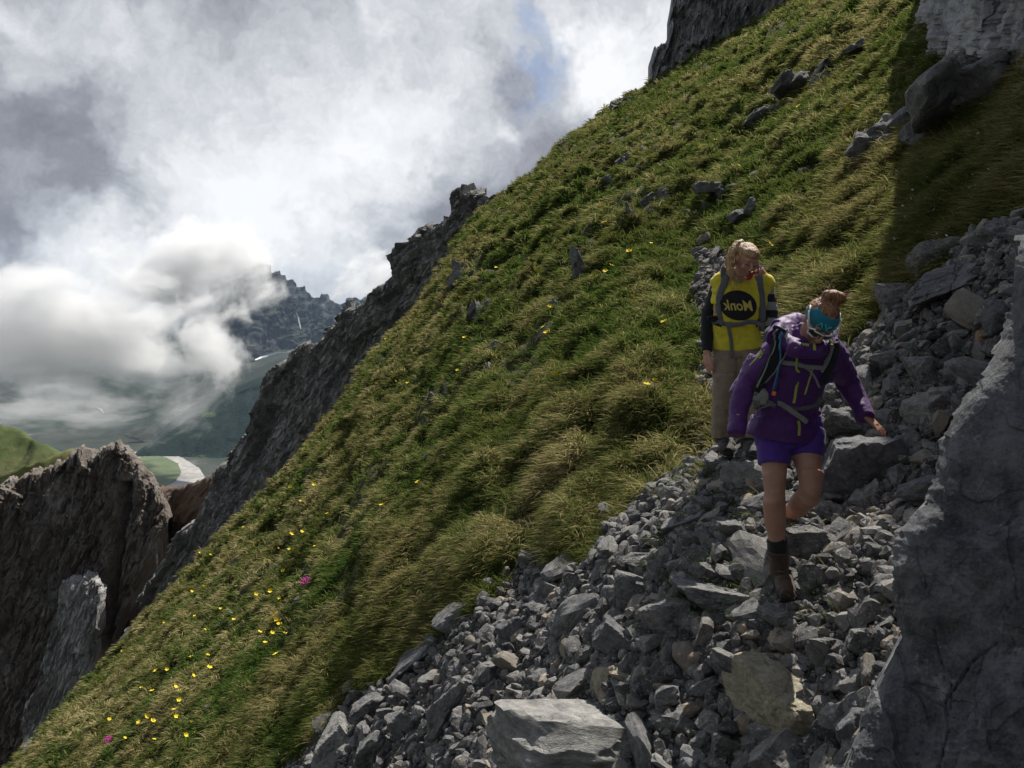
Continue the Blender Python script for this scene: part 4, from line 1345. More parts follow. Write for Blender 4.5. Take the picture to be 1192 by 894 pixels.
# ------------------------------------------------------------------ people
def cat(pts, n=5):
    """smooth a list of rows (x, y, z, rx, ry) with a Catmull-Rom spline"""
    P = np.array(pts, float); out = []
    for i in range(len(P) - 1):
        p0 = P[max(i - 1, 0)]; p1 = P[i]; p2 = P[i + 1]; p3 = P[min(i + 2, len(P) - 1)]
        for j in range(n):
            u = j / n
            out.append(.5 * (2 * p1 + (p2 - p0) * u + (2 * p0 - 5 * p1 + 4 * p2 - p3) * u * u + (3 * p1 - 3 * p2 + p0 - p3) * u ** 3))
    out.append(P[-1])
    return np.array(out)


def loft(rows, ref=(1, 0, 0), seg=20, n=5, cap=True):
    """tapered tube through (point, rx, ry); rx lies along ref. Returns (verts, faces)"""
    R = cat([[*p, rx, ry] for p, rx, ry in rows], n)
    C = R[:, :3]; ref = np.array(ref, float)
    tg = np.gradient(C, axis=0); tg /= np.linalg.norm(tg, axis=1)[:, None] + 1e-12
    ang = np.linspace(0, 2 * np.pi, seg, endpoint=False)
    V = []
    for c, t_, rx, ry in zip(C, tg, R[:, 3], R[:, 4]):
        a = ref - t_ * (ref @ t_); a /= np.linalg.norm(a) + 1e-9; b = np.cross(t_, a)
        V.append(c + np.cos(ang)[:, None] * a * max(rx, .001) + np.sin(ang)[:, None] * b * max(ry, .001))
    m_ = len(V); V = np.concatenate(V)
    Fq = [[i * seg + j, i * seg + (j + 1) % seg, (i + 1) * seg + (j + 1) % seg, (i + 1) * seg + j] for i in range(m_ - 1) for j in range(seg)]
    faces = [tuple(f) for f in Fq]
    if cap:
        V = np.concatenate([V, [C[0]], [C[-1]]]); k = m_ * seg
        faces += [(k, (j + 1) % seg, j) for j in range(seg)]
        faces += [(k + 1, (m_ - 1) * seg + j, (m_ - 1) * seg + (j + 1) % seg) for j in range(seg)]
    return V, faces


def ball(c, r, axes=None):
    v, f = ICO[3]
    q = v * np.array(r)
    if axes is not None: q = q @ np.array(axes)
    return q + np.array(c), [tuple(x) for x in f.tolist()]


def join(parts):
    V, Fc, o = [], [], 0
    for v, f in parts:
        V.append(np.asarray(v)); Fc += [tuple(i + o for i in q) for q in f]; o += len(v)
    return np.concatenate(V), Fc


def fuse(name, parts, voxel=.006, smooth=4, org=(0, 0, 0), fold=0.0, fscale=18, seed=0, calm=None):
    V, Fc = join(parts)
    me = bpy.data.meshes.new(name); me.from_pydata((V - np.array(org)).tolist(), [], Fc); me.update()
    bm = bmesh.new(); bm.from_mesh(me); bmesh.ops.recalc_face_normals(bm, faces=bm.faces[:]); bm.to_mesh(me); bm.free()
    o = bpy.data.objects.new(name, me); COL.objects.link(o)
    r = o.modifiers.new('r', 'REMESH'); r.mode = 'VOXEL'; r.voxel_size = voxel; r.adaptivity = 0
    s = o.modifiers.new('s', 'SMOOTH'); s.factor = .6; s.iterations = smooth
    bpy.context.view_layer.update()
    ev = o.evaluated_get(bpy.context.evaluated_depsgraph_get())
    out = bpy.data.meshes.new_from_object(ev)
    bpy.data.objects.remove(o); bpy.data.meshes.remove(me)
    if calm is not None:
        bm = bmesh.new(); bm.from_mesh(out); sel = [v for v in bm.verts if v.co.z < calm]
        for _ in range(22): bmesh.ops.smooth_vert(bm, verts=sel, factor=.5, use_axis_x=True, use_axis_y=True, use_axis_z=True)
        bm.to_mesh(out); bm.free()
    n = len(out.vertices)
    if fold > 0:
        co = np.empty(n * 3, np.float32); no = np.empty(n * 3, np.float32)
        out.vertices.foreach_get('co', co); out.vertices.foreach_get('normal', no)
        co = co.reshape(-1, 3).astype(float); no = no.reshape(-1, 3)
        w = co + .02 * fbm(co * 9, 2, seed)[:, None]
        h = ridged(w * np.array([fscale, fscale * .6, fscale * .8]) + seed, 3, seed + 3) + .5 * fbm(co * fscale * 2.2, 2, seed + 9)
        co = co + no * (fold * h)[:, None]
        out.vertices.foreach_set('co', co.astype(np.float32).ravel())
    out.polygons.foreach_set('use_smooth', np.ones(len(out.polygons), bool))
    out.update(); out.name = name
    return out


def raw(name, parts, org=(0, 0, 0), smooth=True):
    V, Fc = join(parts)
    me = bpy.data.meshes.new(name); me.from_pydata((V - np.array(org)).tolist(), [], Fc)
    bm = bmesh.new(); bm.from_mesh(me); bmesh.ops.recalc_face_normals(bm, faces=bm.faces[:]); bm.to_mesh(me); bm.free()
    me.polygons.foreach_set('use_smooth', np.full(len(me.polygons), smooth)); me.update()
    return me


def hand(wrist, dirn, nrm, curl=.5, side=1, s=1.0, spread=.10):
    """palm, four unequal fingers and a thumb; nrm points out of the back of the hand, the thumb lies towards side*across"""
    d = Vector(dirn).normalized(); nn = Vector(nrm); nn = (nn - d * nn.dot(d)).normalized(); ac = d.cross(nn) * side
    w = Vector(wrist); P = []
    P.append(loft([(w - d * .02 * s, .024 * s, .017 * s), (w + d * .015 * s, .027 * s, .016 * s), (w + d * .05 * s, .037 * s, .015 * s), (w + d * .082 * s, .038 * s, .012 * s)], ref=ac, seg=12, n=3))
    for i, (off, ln) in enumerate(((.028, .066), (.0095, .075), (-.0095, .070), (-.027, .054))):
        p = w + d * (.078 - .004 * abs(i - 1)) * s + ac * off * s
        dd = (d + ac * off * spread / .028 * 1.0).normalized(); rows = [(p - dd * .015, .0085 * s, .0085 * s)]
        a = curl * .5
        for k, fr in enumerate((.45, .32, .23)):
            rot = Matrix.Rotation(-a if True else a, 3, ac * side)
            dd = (rot @ dd)
            if dd.dot(nn) > .2 and curl > 0: dd = (Matrix.Rotation(2 * a, 3, ac * side) @ dd)
            p = p + dd * ln * fr * s; rows.append((p, (.0082 - .0008 * k) * s, (.0082 - .0008 * k) * s)); a = curl * .6
        P.append(loft(rows, ref=ac, seg=8, n=2))
    p = w + d * .022 * s + ac * .028 * s; dd = (d * .7 + ac * .65 - nn * .25).normalized()
    P.append(loft([(p - dd * .02 * s, .012 * s, .012 * s), (p + dd * .018 * s, .0105 * s, .0105 * s), (p + dd * .035 * s + d * .006 * s, .009 * s, .009 * s), (p + dd * .046 * s + d * .016 * s, .0075 * s, .0075 * s)], ref=nn, seg=8, n=2))
    return P


class Head:
    """a local frame: x across (picture right), f out of the face, u to the crown"""
    def __init__(s, c, pitch, yaw, roll, sc=1.0):
        s.c = np.array(c, float); s.sc = sc
        # start facing the camera (-Y); pitch > 0 looks down, yaw > 0 turns to picture right, roll > 0 crown leans to picture right
        R = Matrix.Rotation(math.radians(yaw), 3, 'Z') @ Matrix.Rotation(math.radians(roll), 3, 'Y') @ Matrix.Rotation(math.radians(pitch), 3, 'X')
        s.X = np.array(R @ Vector((1, 0, 0))); s.F = np.array(R @ Vector((0, -1, 0))); s.U = np.array(R @ Vector((0, 0, 1)))

    def p(s, x, f, u): return s.c + (s.X * x + s.F * f + s.U * u) * s.sc

    def ball(s, x, f, u, rx, rf, ru): return ball(s.p(x, f, u), np.array((rx, rf, ru)) * s.sc, (s.X, s.F, s.U))

    def loft(s, rows, seg=20, n=4, cap=True): return loft([(s.p(*c), rx * s.sc, rf * s.sc) for c, rx, rf in rows], ref=s.X, seg=seg, n=n, cap=cap)

    def skin(s):
        P = [s.ball(0, -.012, .022, .073, .092, .086)]
        P.append(s.loft([((0, .006, .055), .062, .072), ((0, .010, .02), .068, .077), ((0, .012, -.02), .065, .074), ((0, .018, -.055), .056, .064), ((0, .028, -.085), .040, .050), ((0, .040, -.105), .022, .030)]))
        P.append(s.ball(0, .083, -.098, .018, .014, .014))                       # chin
        P.append(s.loft([((0, .084, .018), .008, .008), ((0, .098, -.008), .009, .010), ((0, .108, -.030), .013, .012), ((0, .096, -.040), .012, .010)], seg=10))
        for k in (-1, 1):
            P.append(s.ball(k * .012, .098, -.036, .008, .009, .007))
            P.append(s.ball(k * .030, .078, .026, .024, .010, .007))            # brow
            P.append(s.ball(k * .042, .066, -.030, .020, .016, .020))           # cheek
            P.append(s.ball(k * .073, -.004, -.008, .008, .017, .029))          # ear
            P.append(s.ball(k * .0305, .0785, .004, .0145, .009, .010))         # lid
        P.append(s.ball(0, .090, -.060, .022, .008, .0055)); P.append(s.ball(0, .087, -.070, .019, .008, .0060))
        return P


def hair_mat(name, a, b):
    m, t, bs, out = new_mat(name)
    p = obj_pos(t, False)
    q = t.mapping(p, scale=(1, 1, .22))
    n = t.noise(q, 110, 4, .65, .6)
    t.put(bs.inputs['Base Color'], t.mix(t.rng(n, .3, .7), a, b)); bs.inputs['Roughness'].default_value = .5
    bs.inputs['Specular IOR Level'].default_value = .4; bs.inputs['Anisotropic'].default_value = .5
    t.put(bs.inputs['Normal'], t.bump(n, .9, .008))
    return m


def skin_mat(name, c):
    m, t, bs, out = new_mat(name)
    p = obj_pos(t, False); n = t.noise(p, 14, 5, .6)
    t.put(bs.inputs['Base Color'], t.mix(t.rng(n, .3, .7), tuple(v * .85 for v in c), tuple(v * 1.1 for v in c)))
    bs.inputs['Roughness'].default_value = .55; bs.inputs['Specular IOR Level'].default_value = .35
    bs.inputs['Subsurface Weight'].default_value = .12; bs.inputs['Subsurface Scale'].default_value = .02
    t.put(bs.inputs['Normal'], t.bump(t.noise(p, 160, 3, .6), .12, .003))
    return m


def cloth_mat(name, c, var=.12, rough=.8, weave=900, sheen=.1):
    m, t, bs, out = new_mat(name)
    p = obj_pos(t, False); n = t.noise(p, 22, 5, .6)
    t.put(bs.inputs['Base Color'], t.mix(t.rng(n, .3, .7), tuple(v * (1 - var) for v in c), tuple(v * (1 + var) for v in c)))
    bs.inputs['Roughness'].default_value = rough; bs.inputs['Specular IOR Level'].default_value = .3; bs.inputs['Sheen Weight'].default_value = sheen
    h = t.m('ADD', t.noise(p, 30, 4, .6), t.m('MULTIPLY', t.noise(p, weave, 2, .5), .15))
    t.put(bs.inputs['Normal'], t.bump(h, .35, .012))
    return m


SKIN = skin_mat('tanned skin', (.34, .185, .13)); SKIN2 = skin_mat('fair skin', (.44, .24, .17))
JACK = cloth_mat('purple shell', (.060, .011, .108), rough=.55); SHORT = cloth_mat('violet shorts', (.060, .022, .20), rough=.8)
TEAL = cloth_mat('teal headband', (.006, .135, .19), rough=.8); TEALL = cloth_mat('light teal print', (.05, .36, .36)); WHITEP = flat_mat('white plastic', (.70, .70, .68), .35, .5, .05)
LENS = flat_mat('dark lens', (.012, .012, .014), .08, .6, .05); BLACKF = cloth_mat('black fabric', (.012, .012, .014), rough=.85)
LIME = cloth_mat('lime zip tape', (.30, .36, .05)); GREYS = cloth_mat('grey webbing', (.20, .205, .20)); GREYD = cloth_mat('dark grey webbing', (.10, .105, .11)); PALEG = cloth_mat('pale grey pouch', (.28, .29, .265))
BROWNB = cloth_mat('brown boot leather', (.055, .034, .022), rough=.7, var=.3); SOLE = flat_mat('boot rubber', (.02, .02, .02), .8, .3, .2)
YEL = cloth_mat('yellow jersey', (.55, .47, .035), rough=.85); PRINT = cloth_mat('black print', (.008, .008, .009), rough=.7); KHAK = cloth_mat('khaki trousers', (.22, .168, .122), rough=.9)
DKB = cloth_mat('dark boots', (.03, .027, .025), rough=.8, var=.3); RED = cloth_mat('red scarf', (.36, .03, .02)); ORANGE = flat_mat('orange plastic', (.80, .16, .02), .4, .5, .05)
BLUEC = flat_mat('blue hose', (.06, .17, .30), .4, .5, .1); HAIR1 = hair_mat('auburn hair', (.10, .040, .018), (.36, .17, .075)); HAIR2 = hair_mat('blonde hair', (.14, .075, .03), (.50, .33, .16))
EYEW = flat_mat('eye', (.6, .58, .55), .3, .5, .02)


def bvh_of(objs):
    V, Fc, o = [], [], 0
    for ob in objs:
        L = np.array(ob.matrix_world.translation) if ob.parent is None else np.array(ob.parent.location) + np.array(ob.location)
        v = np.empty(len(ob.data.vertices) * 3, np.float32); ob.data.vertices.foreach_get('co', v); v = v.reshape(-1, 3) + L
        Fc += [tuple(i + o for i in p.vertices) for p in ob.data.polygons]; V.append(v); o += len(v)
    return BVHTree.FromPolygons([tuple(map(float, q)) for q in np.concatenate(V)], Fc)


def cast(b, px, py, far=12.0):
    d = V3(px, py, 1.0).normalized()
    loc, n, i, dist = b.ray_cast(Vector((0, 0, 0)) + d * 1.0, d)
    if loc is None: return None
    return loc, n


def strap(name, path, width, b, mat, parent, org, thick=.006, off=.003, ydef=None, lab=None):
    """webbing laid over the clothes: path in photo pixels, width in metres"""
    pts = cat([(x, y, 0, 0, 0) for x, y in path], 6)[:, :2]
    C, N, last = [], [], None
    for x, y in pts:
        h = cast(b, x, y)
        if h is None or (ydef and abs(h[0].y - ydef) > .45):
            yy = last if last is not None else (ydef or 4.2); loc = V3(x, y, yy); n = Vector((0, -1, 0))
        else:
            loc, n = h; last = loc.y
            if n.y > 0: n = -n
        C.append(loc); N.append(n)
    C = np.array([tuple(c) for c in C]); N = np.array([tuple(c) for c in N])
    if len(C) > 4:
        for _ in range(7):
            C[1:-1] = (C[:-2] + 2 * C[1:-1] + C[2:]) / 4; N[1:-1] = (N[:-2] + 2 * N[1:-1] + N[2:]) / 4
    V = []
    for i in range(len(C)):
        t_ = C[min(i + 1, len(C) - 1)] - C[max(i - 1, 0)]; t_ /= np.linalg.norm(t_) + 1e-9
        n = N[i] / (np.linalg.norm(N[i]) + 1e-9); s = np.cross(t_, n); s /= np.linalg.norm(s) + 1e-9; n = np.cross(s, t_)
        wd = width if np.isscalar(width) else width[0] + (width[1] - width[0]) * i / (len(C) - 1)
        for a, k in ((-.5, off - thick), (.5, off - thick), (.5, off + thick * .5), (.28, off + thick), (-.28, off + thick), (-.5, off + thick * .5)):
            V.append(C[i] + s * wd * a + n * k - org)
    K = 6
    Fc = [(i * K + j, i * K + (j + 1) % K, (i + 1) * K + (j + 1) % K, (i + 1) * K + j) for i in range(len(C) - 1) for j in range(K)]
    Fc += [tuple(range(K)), tuple((len(C) - 1) * K + j for j in range(K))[::-1]]
    me = bpy.data.meshes.new(name); me.from_pydata([tuple(v) for v in V], [], Fc); me.update()
    bm = bmesh.new(); bm.from_mesh(me); bmesh.ops.recalc_face_normals(bm, faces=bm.faces[:]); bm.to_mesh(me); bm.free()
    o = link(name, me, mat, parent)
    if lab: o['label'] = lab
    return o


def box_part(c, size, rot=(0, 0, 0), bev=.3, org=(0, 0, 0)):
    bm = bmesh.new(); bmesh.ops.create_cube(bm, size=1)
    for v in bm.verts: v.co = Vector((v.co.x * size[0], v.co.y * size[1], v.co.z * size[2]))
    bmesh.ops.bevel(bm, geom=bm.edges[:], offset=min(size) * bev, segments=3, profile=.6, affect='EDGES')
    R = Euler(rot).to_matrix()
    V = np.array([tuple(R @ v.co + Vector([float(q) for q in c])) for v in bm.verts]); Fc = [tuple(w.index for w in f.verts) for f in bm.faces]; bm.free()
    return V, Fc


def A(px, py, y): return at(px, py, y)


def boot(name, ank, heel, toe, parent, org, up=(0, 0, 1), mat=None, s=1.0, shaft=None, r=.047):
    ank, heel, toe = map(np.array, (ank, heel, toe)); up = np.array(up, float)
    d = toe - heel; d /= np.linalg.norm(d); side = np.cross(d, up); side /= np.linalg.norm(side); up2 = np.cross(side, d)
    shaft = ank + up * .10 if shaft is None else np.array(shaft)
    parts = [loft([(shaft, r * s, (r + .004) * s), (ank + up2 * .02, r * s * .98, (r + .006) * s), (ank - up2 * .03, .046 * s, .055 * s)], ref=side, n=4),
             loft([(heel + up2 * .040 - d * .012, .030 * s, .034 * s), (heel + up2 * .045 + d * .04, .040 * s, .046 * s), (heel + d * .13 + up2 * .048, .042 * s, .044 * s), (toe + up2 * .036 - d * .05, .047 * s, .034 * s), (toe + up2 * .030 - d * .01, .034 * s, .026 * s)], ref=side, n=5),
             loft([(shaft + up2 * .004, (r + .005) * s, (r + .008) * s), (shaft - up2 * .018, (r + .006) * s, (r + .009) * s)], ref=side, n=3)]
    b = link(name, fuse(name, parts, .006, 3, org, .0012, 30, 5), mat or BROWNB, parent)
    sol = loft([(heel - d * .012 + up2 * .008, .034 * s, .014), (heel + d * .06 + up2 * .008, .038 * s, .013), (toe - d * .06 + up2 * .008, .050 * s, .014), (toe + up2 * .012, .038 * s, .014)], ref=side, n=4)
    link('sole', fuse('sole', [sol], .006, 1, org), SOLE, b)
    # laces
    L = []
    for k in range(4):
        c = ank + up2 * (.035 - k * .022) + d * (.045 + k * .016)
        L.append(loft([(c - side * .02, .003, .003), (c + d * .006, .003, .003), (c + side * .02, .003, .003)], ref=up2, seg=6, n=2))
    link('laces', raw('laces', L, org), GREYD, b)
    return b


# ============ the woman in the purple jacket, stepping down towards the viewer
ORG = A(905, 690, 4.28)
J = dict(pel=A(918, 497, 4.34), waist=A(919, 462, 4.30), chest=A(928, 428, 4.21), neck=A(938, 400, 4.14),
         sl=A(901, 409, 4.18), sr=A(971, 411, 4.17), el=A(863, 455, 4.28), er=A(990, 451, 4.34), wl=A(858, 496, 4.18), wr=A(1006, 482, 4.20),
         hl=A(901, 510, 4.34), hr=A(938, 508, 4.34), kl=A(902, 583, 4.20), kr=A(944, 575, 4.16), al=A(907, 663, 4.27), ar=A(913, 604, 4.48))
H1 = Head(A(954, 374, 4.04), 50, 8, 14, .97)
mid = lambda a, b, t_: np.array(a) * (1 - t_) + np.array(b) * t_
X = (1, 0, 0)


def leg(h, k, a, rt=.074, rk=.049, rc=.055, ra=.034, calf=(0, .02, 0)):
    return [loft([(h, rt, rt * 1.05), (mid(h, k, .35), rt * .95, rt), (mid(h, k, .75), rk * 1.15, rk * 1.2), (k, rk * .98, rk * 1.02), (mid(k, a, .12), rk * .94, rk * 1.0),
                  (mid(k, a, .32) + np.array(calf), rc, rc * 1.08), (mid(k, a, .62) + np.array(calf) * .6, rc * .78, rc * .8), (mid(k, a, .88), ra, ra * 1.1), (a, ra, ra * 1.1)], ref=X, seg=22),
            ball(k + np.array([0, -.026, .004]), (.027, .026, .034))]


torso = [loft([(J['pel'] - [0, 0, .06], .13, .09), (J['pel'], .135, .09), (J['waist'], .100, .075), (J['chest'], .125, .085), (mid(J['chest'], J['neck'], .6), .13, .085), (J['neck'], .06, .06), (mid(J['neck'], H1.p(0, -.02, -.05), .7), .05, .052), (H1.p(0, -.02, -.03), .05, .055)], ref=X)]
arms = lambda s, e, w_: [loft([(mid(J['neck'], s, .5), .05, .05), (s, .052, .052), (mid(s, e, .5), .043, .045), (e, .037, .037), (mid(e, w_, .35), .038, .038), (w_, .026, .022)], ref=X)]
hr_ = hand(J['wr'] + (J['wr'] - J['er']) * .02, (.50, -.45, -.55), (.3, -.3, .9), .22, -1, .95, .22)
hl_ = hand(J['wl'] + np.array([0, 0, .045]), (-.02, -.15, -1), (-.8, -.5, 0), .9, 1, .85, .04)
body = torso + arms(J['sl'], J['el'], J['wl']) + arms(J['sr'], J['er'], J['wr']) + H1.skin() + leg(J['hl'], J['kl'], J['al'], calf=(0, .018, 0)) + leg(J['hr'], J['kr'], J['ar'], rt=.083, calf=(-.01, .02, -.02)) + hr_ + hl_
P1 = link('person', fuse('person', body, .0048, 3, ORG, calm=.80), SKIN, loc=ORG.tolist())
tag(P1, 'woman in purple hooded jacket and violet shorts stepping down onto the rocks, head bowed', 'person')

# jacket
jk = [loft([(A(914, 503, 4.34), .190, .140), (A(915, 496, 4.34), .187, .140), (A(918, 481, 4.33), .162, .128), (J['waist'], .145, .118), (mid(J['waist'], J['chest'], .5), .152, .120), (J['chest'], .165, .120), (A(934, 410, 4.18), .172, .106), (A(937, 402, 4.16), .120, .090), (A(939, 396, 4.14), .075, .078)], ref=X, seg=30)]
for s_, e_, w_, cuff in ((J['sl'], J['el'], J['wl'], A(857, 506, 4.15)), (J['sr'], J['er'], J['wr'], A(1008, 487, 4.18))):
    jk.append(loft([(mid(J['neck'], s_, .45), .062, .075), (s_ + [0, 0, -.012], .066, .074), (mid(s_, e_, .5), .060, .064), (e_, .055, .057), (mid(e_, w_, .5), .050, .051), (w_, .043, .041), (cuff, .044, .040)], ref=X, seg=20))
jk.append(loft([(A(938, 404, 4.15), .095, .090), (A(935, 392, 4.17), .086, .082), (A(934, 383, 4.19), .078, .074)], ref=X, seg=20))
ring = [(A(908, 396, 4.12), .045, .040), (A(911, 382, 4.20), .045, .040), (A(926, 374, 4.28), .042, .040), (A(948, 378, 4.32), .040, .038), (A(966, 390, 4.24), .038, .036), (A(966, 402, 4.10), .034, .032), (A(950, 408, 4.03), .034, .030), (A(928, 408, 4.02), .040, .034), (A(910, 398, 4.10), .045, .040)]
jk.append(loft(ring, ref=(0, 0, 1), seg=14, n=4))
jk.append(loft([(A(912, 392, 4.14), .05, .04), (A(915, 380, 4.19), .050, .032), (A(919, 371, 4.22), .036, .018)], ref=X, seg=14))
JK = link('jacket', fuse('jacket', jk, .006, 3, ORG, .0055, 12, 3), JACK, P1)
# shorts
sh = [loft([(A(917, 486, 4.34), .168, .125), (A(917, 502, 4.34), .176, .128), (A(918, 516, 4.34), .172, .12)], ref=X, seg=24),
      loft([(J['hl'] - [0, 0, -.02], .092, .105), (mid(J['hl'], J['kl'], .25), .086, .095), (A(901, 541, 4.28), .079, .086)], ref=(1, 0, -.14), seg=24),
      loft([(J['hr'] - [0, 0, -.02], .092, .105), (mid(J['hr'], J['kr'], .2), .088, .098), (A(939, 533, 4.28), .084, .090)], ref=X, seg=24)]
link('shorts', fuse('shorts', sh, .006, 3, ORG, .003, 14, 8), SHORT, P1)
# boots and socks
hl0 = A(909, 678, 4.33); tl0 = hl0 + np.array([-.045, -.25, -.015])
boot('boot', J['al'], hl0, tl0, P1, ORG, shaft=A(905, 641, 4.255), r=.050)
ha = A(914, 598, 4.58); ta = ha + np.array([-.04, -.15, -.19])
boot('boot', J['ar'] + [0, .03, 0], ha, ta, P1, ORG, up=(-.05, .75, .6), shaft=mid(J['ar'], J['kr'], .26), r=.048)
link('sock', fuse('sock', [loft([(A(904, 630, 4.24), .047, .050), (A(905, 637, 4.25), .050, .053), (A(905, 645, 4.255), .048, .050)], ref=X)], .005, 2, ORG, .0015, 40), BLACKF, P1)
# hair: smooth cap and a loose bun
hp = [H1.ball(0, -.020, .028, .078, .090, .088)]
for k in range(9):
    a = k * 2.4; rr = .026
    c = np.array([math.cos(a) * rr, math.sin(a) * rr * .6])
    hp.append(H1.ball(.022 + c[0] * 1.25, -.072 + c[1] * .6, .112 + c[1] * .9, .030, .028, .029))
hp.append(H1.ball(.020, -.070, .104, .048, .042, .042))
HR = link('hair', fuse('hair', hp, .004, 2, ORG, .0018, 80, 11), HAIR1, P1)
rgh = np.random.default_rng(3); st = []
for k in range(46):
    a = rgh.uniform(0, 6.28); b_ = rgh.uniform(-.6, 1.0)
    c = H1.p(.020 + .046 * math.cos(a), -.070 + .03 * math.sin(a), .108 + .04 * b_)
    dv = (c - H1.p(.020, -.07, .100)); dv /= np.linalg.norm(dv); L = rgh.uniform(.012, .045)
    st.append(loft([(c - dv * .01, .0008, .0008), (c + dv * L * .6 + rgh.normal(0, .006, 3), .0008, .0008), (c + dv * L + rgh.normal(0, .012, 3), .0005, .0005)], seg=4, n=2))
link('loose_hair', raw('loose_hair', st, ORG), HAIR1, P1)
# headband
def band(hd, u0, u1, grow, tiltf):
    ang = np.linspace(0, 2 * np.pi, 49)[:-1]; rows = []
    prof = [(u0, 0), (u0, 1), ((u0 + u1) / 2, 1.15), (u1, 1), (u1, 0)]
    for u, o_ in prof:
        e = max(0.05, 1 - ((u - .022) / .088) ** 2) ** .5
        rx, rf = .075 * (.35 + .65 * e) + grow * o_, .094 * (.35 + .65 * e) + grow * o_
        rows.append([hd.p(rx * math.sin(a), -.010 + rf * math.cos(a), u + tiltf * (math.cos(a) - 1) * .5) for a in ang])
    V = np.array(rows).reshape(-1, 3); S = 48
    Fc = [(i * S + j, i * S + (j + 1) % S, (i + 1) * S + (j + 1) % S, (i + 1) * S + j) for i in range(len(prof) - 1) for j in range(S)]
    return V, Fc
HB = link('headband', raw('headband', [band(H1, .020, .092, .0055, .02)], ORG), TEAL, P1)
# the light mark on the headband: slanted strokes
def stroke(x0, u0, x1, u1, w_=.0045):
    out = []
    for k in range(7):
        q = k / 6; x = x0 + (x1 - x0) * q; u = u0 + (u1 - u0) * q
        e = max(0.05, 1 - ((u - .022) / .088) ** 2) ** .5
        rx, rf = .075 * (.35 + .65 * e) + .0085, .094 * (.35 + .65 * e) + .0085
        a = math.asin(max(-.95, min(.95, x / rx)))
        out.append((H1.p(x, -.010 + rf * math.cos(a), u), w_, .0018))
    return loft(out, ref=H1.X, seg=8, n=2)
mk = [stroke(-.048, .034, -.036, .064), stroke(-.036, .064, -.022, .040), stroke(-.020, .066, .010, .030), stroke(-.004, .050, .016, .062), stroke(.034, .058, .046, .048), stroke(.046, .048, .034, .038)]
link('headband_logo', raw('headband_logo', mk, ORG), TEALL, HB)
# sunglasses
fr = []
for k in (-1, 1):
    rim = [(k * .010, .098, .012), (k * .040, .093, .015), (k * .066, .074, .010), (k * .064, .074, -.016), (k * .040, .092, -.022), (k * .014, .099, -.014), (k * .010, .098, .012)]
    fr.append(loft([(H1.p(*q), .0040, .0040) for q in rim], ref=H1.U, seg=8, n=3))
    fr.append(loft([(H1.p(k * .066, .074, .010), .0042, .0042), (H1.p(k * .081, .045, .020), .0042, .0042), (H1.p(k * .086, .01, .045), .0040, .0040), (H1.p(k * .080, -.03, .060), .0035, .0035)], ref=H1.U, seg=8, n=4))
fr.append(loft([(H1.p(-.010, .098, .010), .0035, .0035), (H1.p(0, .102, .012), .0035, .0035), (H1.p(.010, .098, .010), .0035, .0035)], ref=H1.U, seg=8, n=2))
SG = link('sunglasses', raw('sunglasses', fr, ORG), WHITEP, P1)
for k in (-1, 1):
    link('lens', raw('lens', [loft([(H1.p(k * .012, .0955, -.002), .012, .0015), (H1.p(k * .038, .091, -.003), .017, .0015), (H1.p(k * .062, .074, -.003), .012, .0015)], ref=H1.U, seg=12, n=4)], ORG), LENS, SG)

bpy.context.view_layer.update()
B1 = bvh_of([JK])
# zips
for pth, wd in (([(926, 404), (928, 418), (927, 430)], .010), ([(927, 430), (931, 445), (926, 458), (924, 469)], .012), ([(929, 490), (931, 500), (930, 507)], .013), ([(946, 430), (942, 442), (937, 459)], .008),
                ([(873, 425), (880, 418), (888, 409)], .009), ([(884, 417), (888, 412), (890, 407)], .008)):
    strap('zip', pth, wd, B1, LIME, JK, ORG, .002, .001, 4.2)
for pth in ([(934, 401), (941, 402)], [(948, 396), (948, 408)], [(966, 397), (969, 400)]):
    strap('zip_pull', [pth[0], mid(pth[0], pth[1], .5), pth[1]], .014, B1, LIME, JK, ORG, .004, .002, 4.2)

# her backpack
BP = empty('backpack', A(925, 440, 4.42).tolist()); O2 = A(925, 440, 4.42)
tag(BP, 'black and grey backpack worn by the woman in the purple jacket', 'backpack')
link('pack_body', fuse('pack_body', [box_part(A(922, 430, 4.42), (.30, .17, .46), (.18, 0, 0), .35), box_part(A(908, 384, 4.33), (.07, .08, .07), (.1, .2, 0), .4)], .009, 4, O2, .004, 12), BLACKF, BP)
SL = strap('shoulder_strap', [(907, 383), (905, 395), (904, 408), (900, 422), (892, 436), (884, 448), (880, 456)], .062, B1, BLACKF, BP, O2, .012, .004, 4.2)
for pth in ([(905, 384), (902, 398), (900, 412), (893, 425), (886, 438), (880, 448)], [(914, 386), (915, 402), (913, 416), (905, 430), (896, 442), (888, 450)]):
    strap('piping', pth, .008, B1, GREYS, SL, O2, .016, .008, 4.2)
SRp = strap('shoulder_strap', [(973, 398), (972, 410), (968, 422), (962, 434), (958, 444)], .045, B1, BLACKF, BP, O2, .010, .004, 4.2)
for pth in ([(966, 400), (965, 412), (960, 424), (955, 432)],):
    strap('piping', pth, .007, B1, GREYS, SRp, O2, .014, .008, 4.2)
strap('chest_strap', [(911, 421), (920, 423), (932, 424), (945, 427), (958, 428)], .022, B1, GREYS, BP, O2, .005, .006, 4.2)
strap('chest_strap', [(930, 425), (942, 431), (950, 440), (953, 450)], .010, B1, GREYS, BP, O2, .004, .006, 4.2)
strap('hip_belt', [(880, 458), (888, 466), (902, 471), (918, 474), (938, 474), (952, 470), (957, 464)], .030, B1, GREYD, BP, O2, .007, .005, 4.25)
strap('belt_tail', [(906, 468), (918, 474), (930, 484), (938, 491)], .026, B1, GREYS, BP, O2, .005, .010, 4.2)
pk = cast(B1, 888, 460); pc = np.array(pk[0]) if pk else A(886, 462, 4.2)
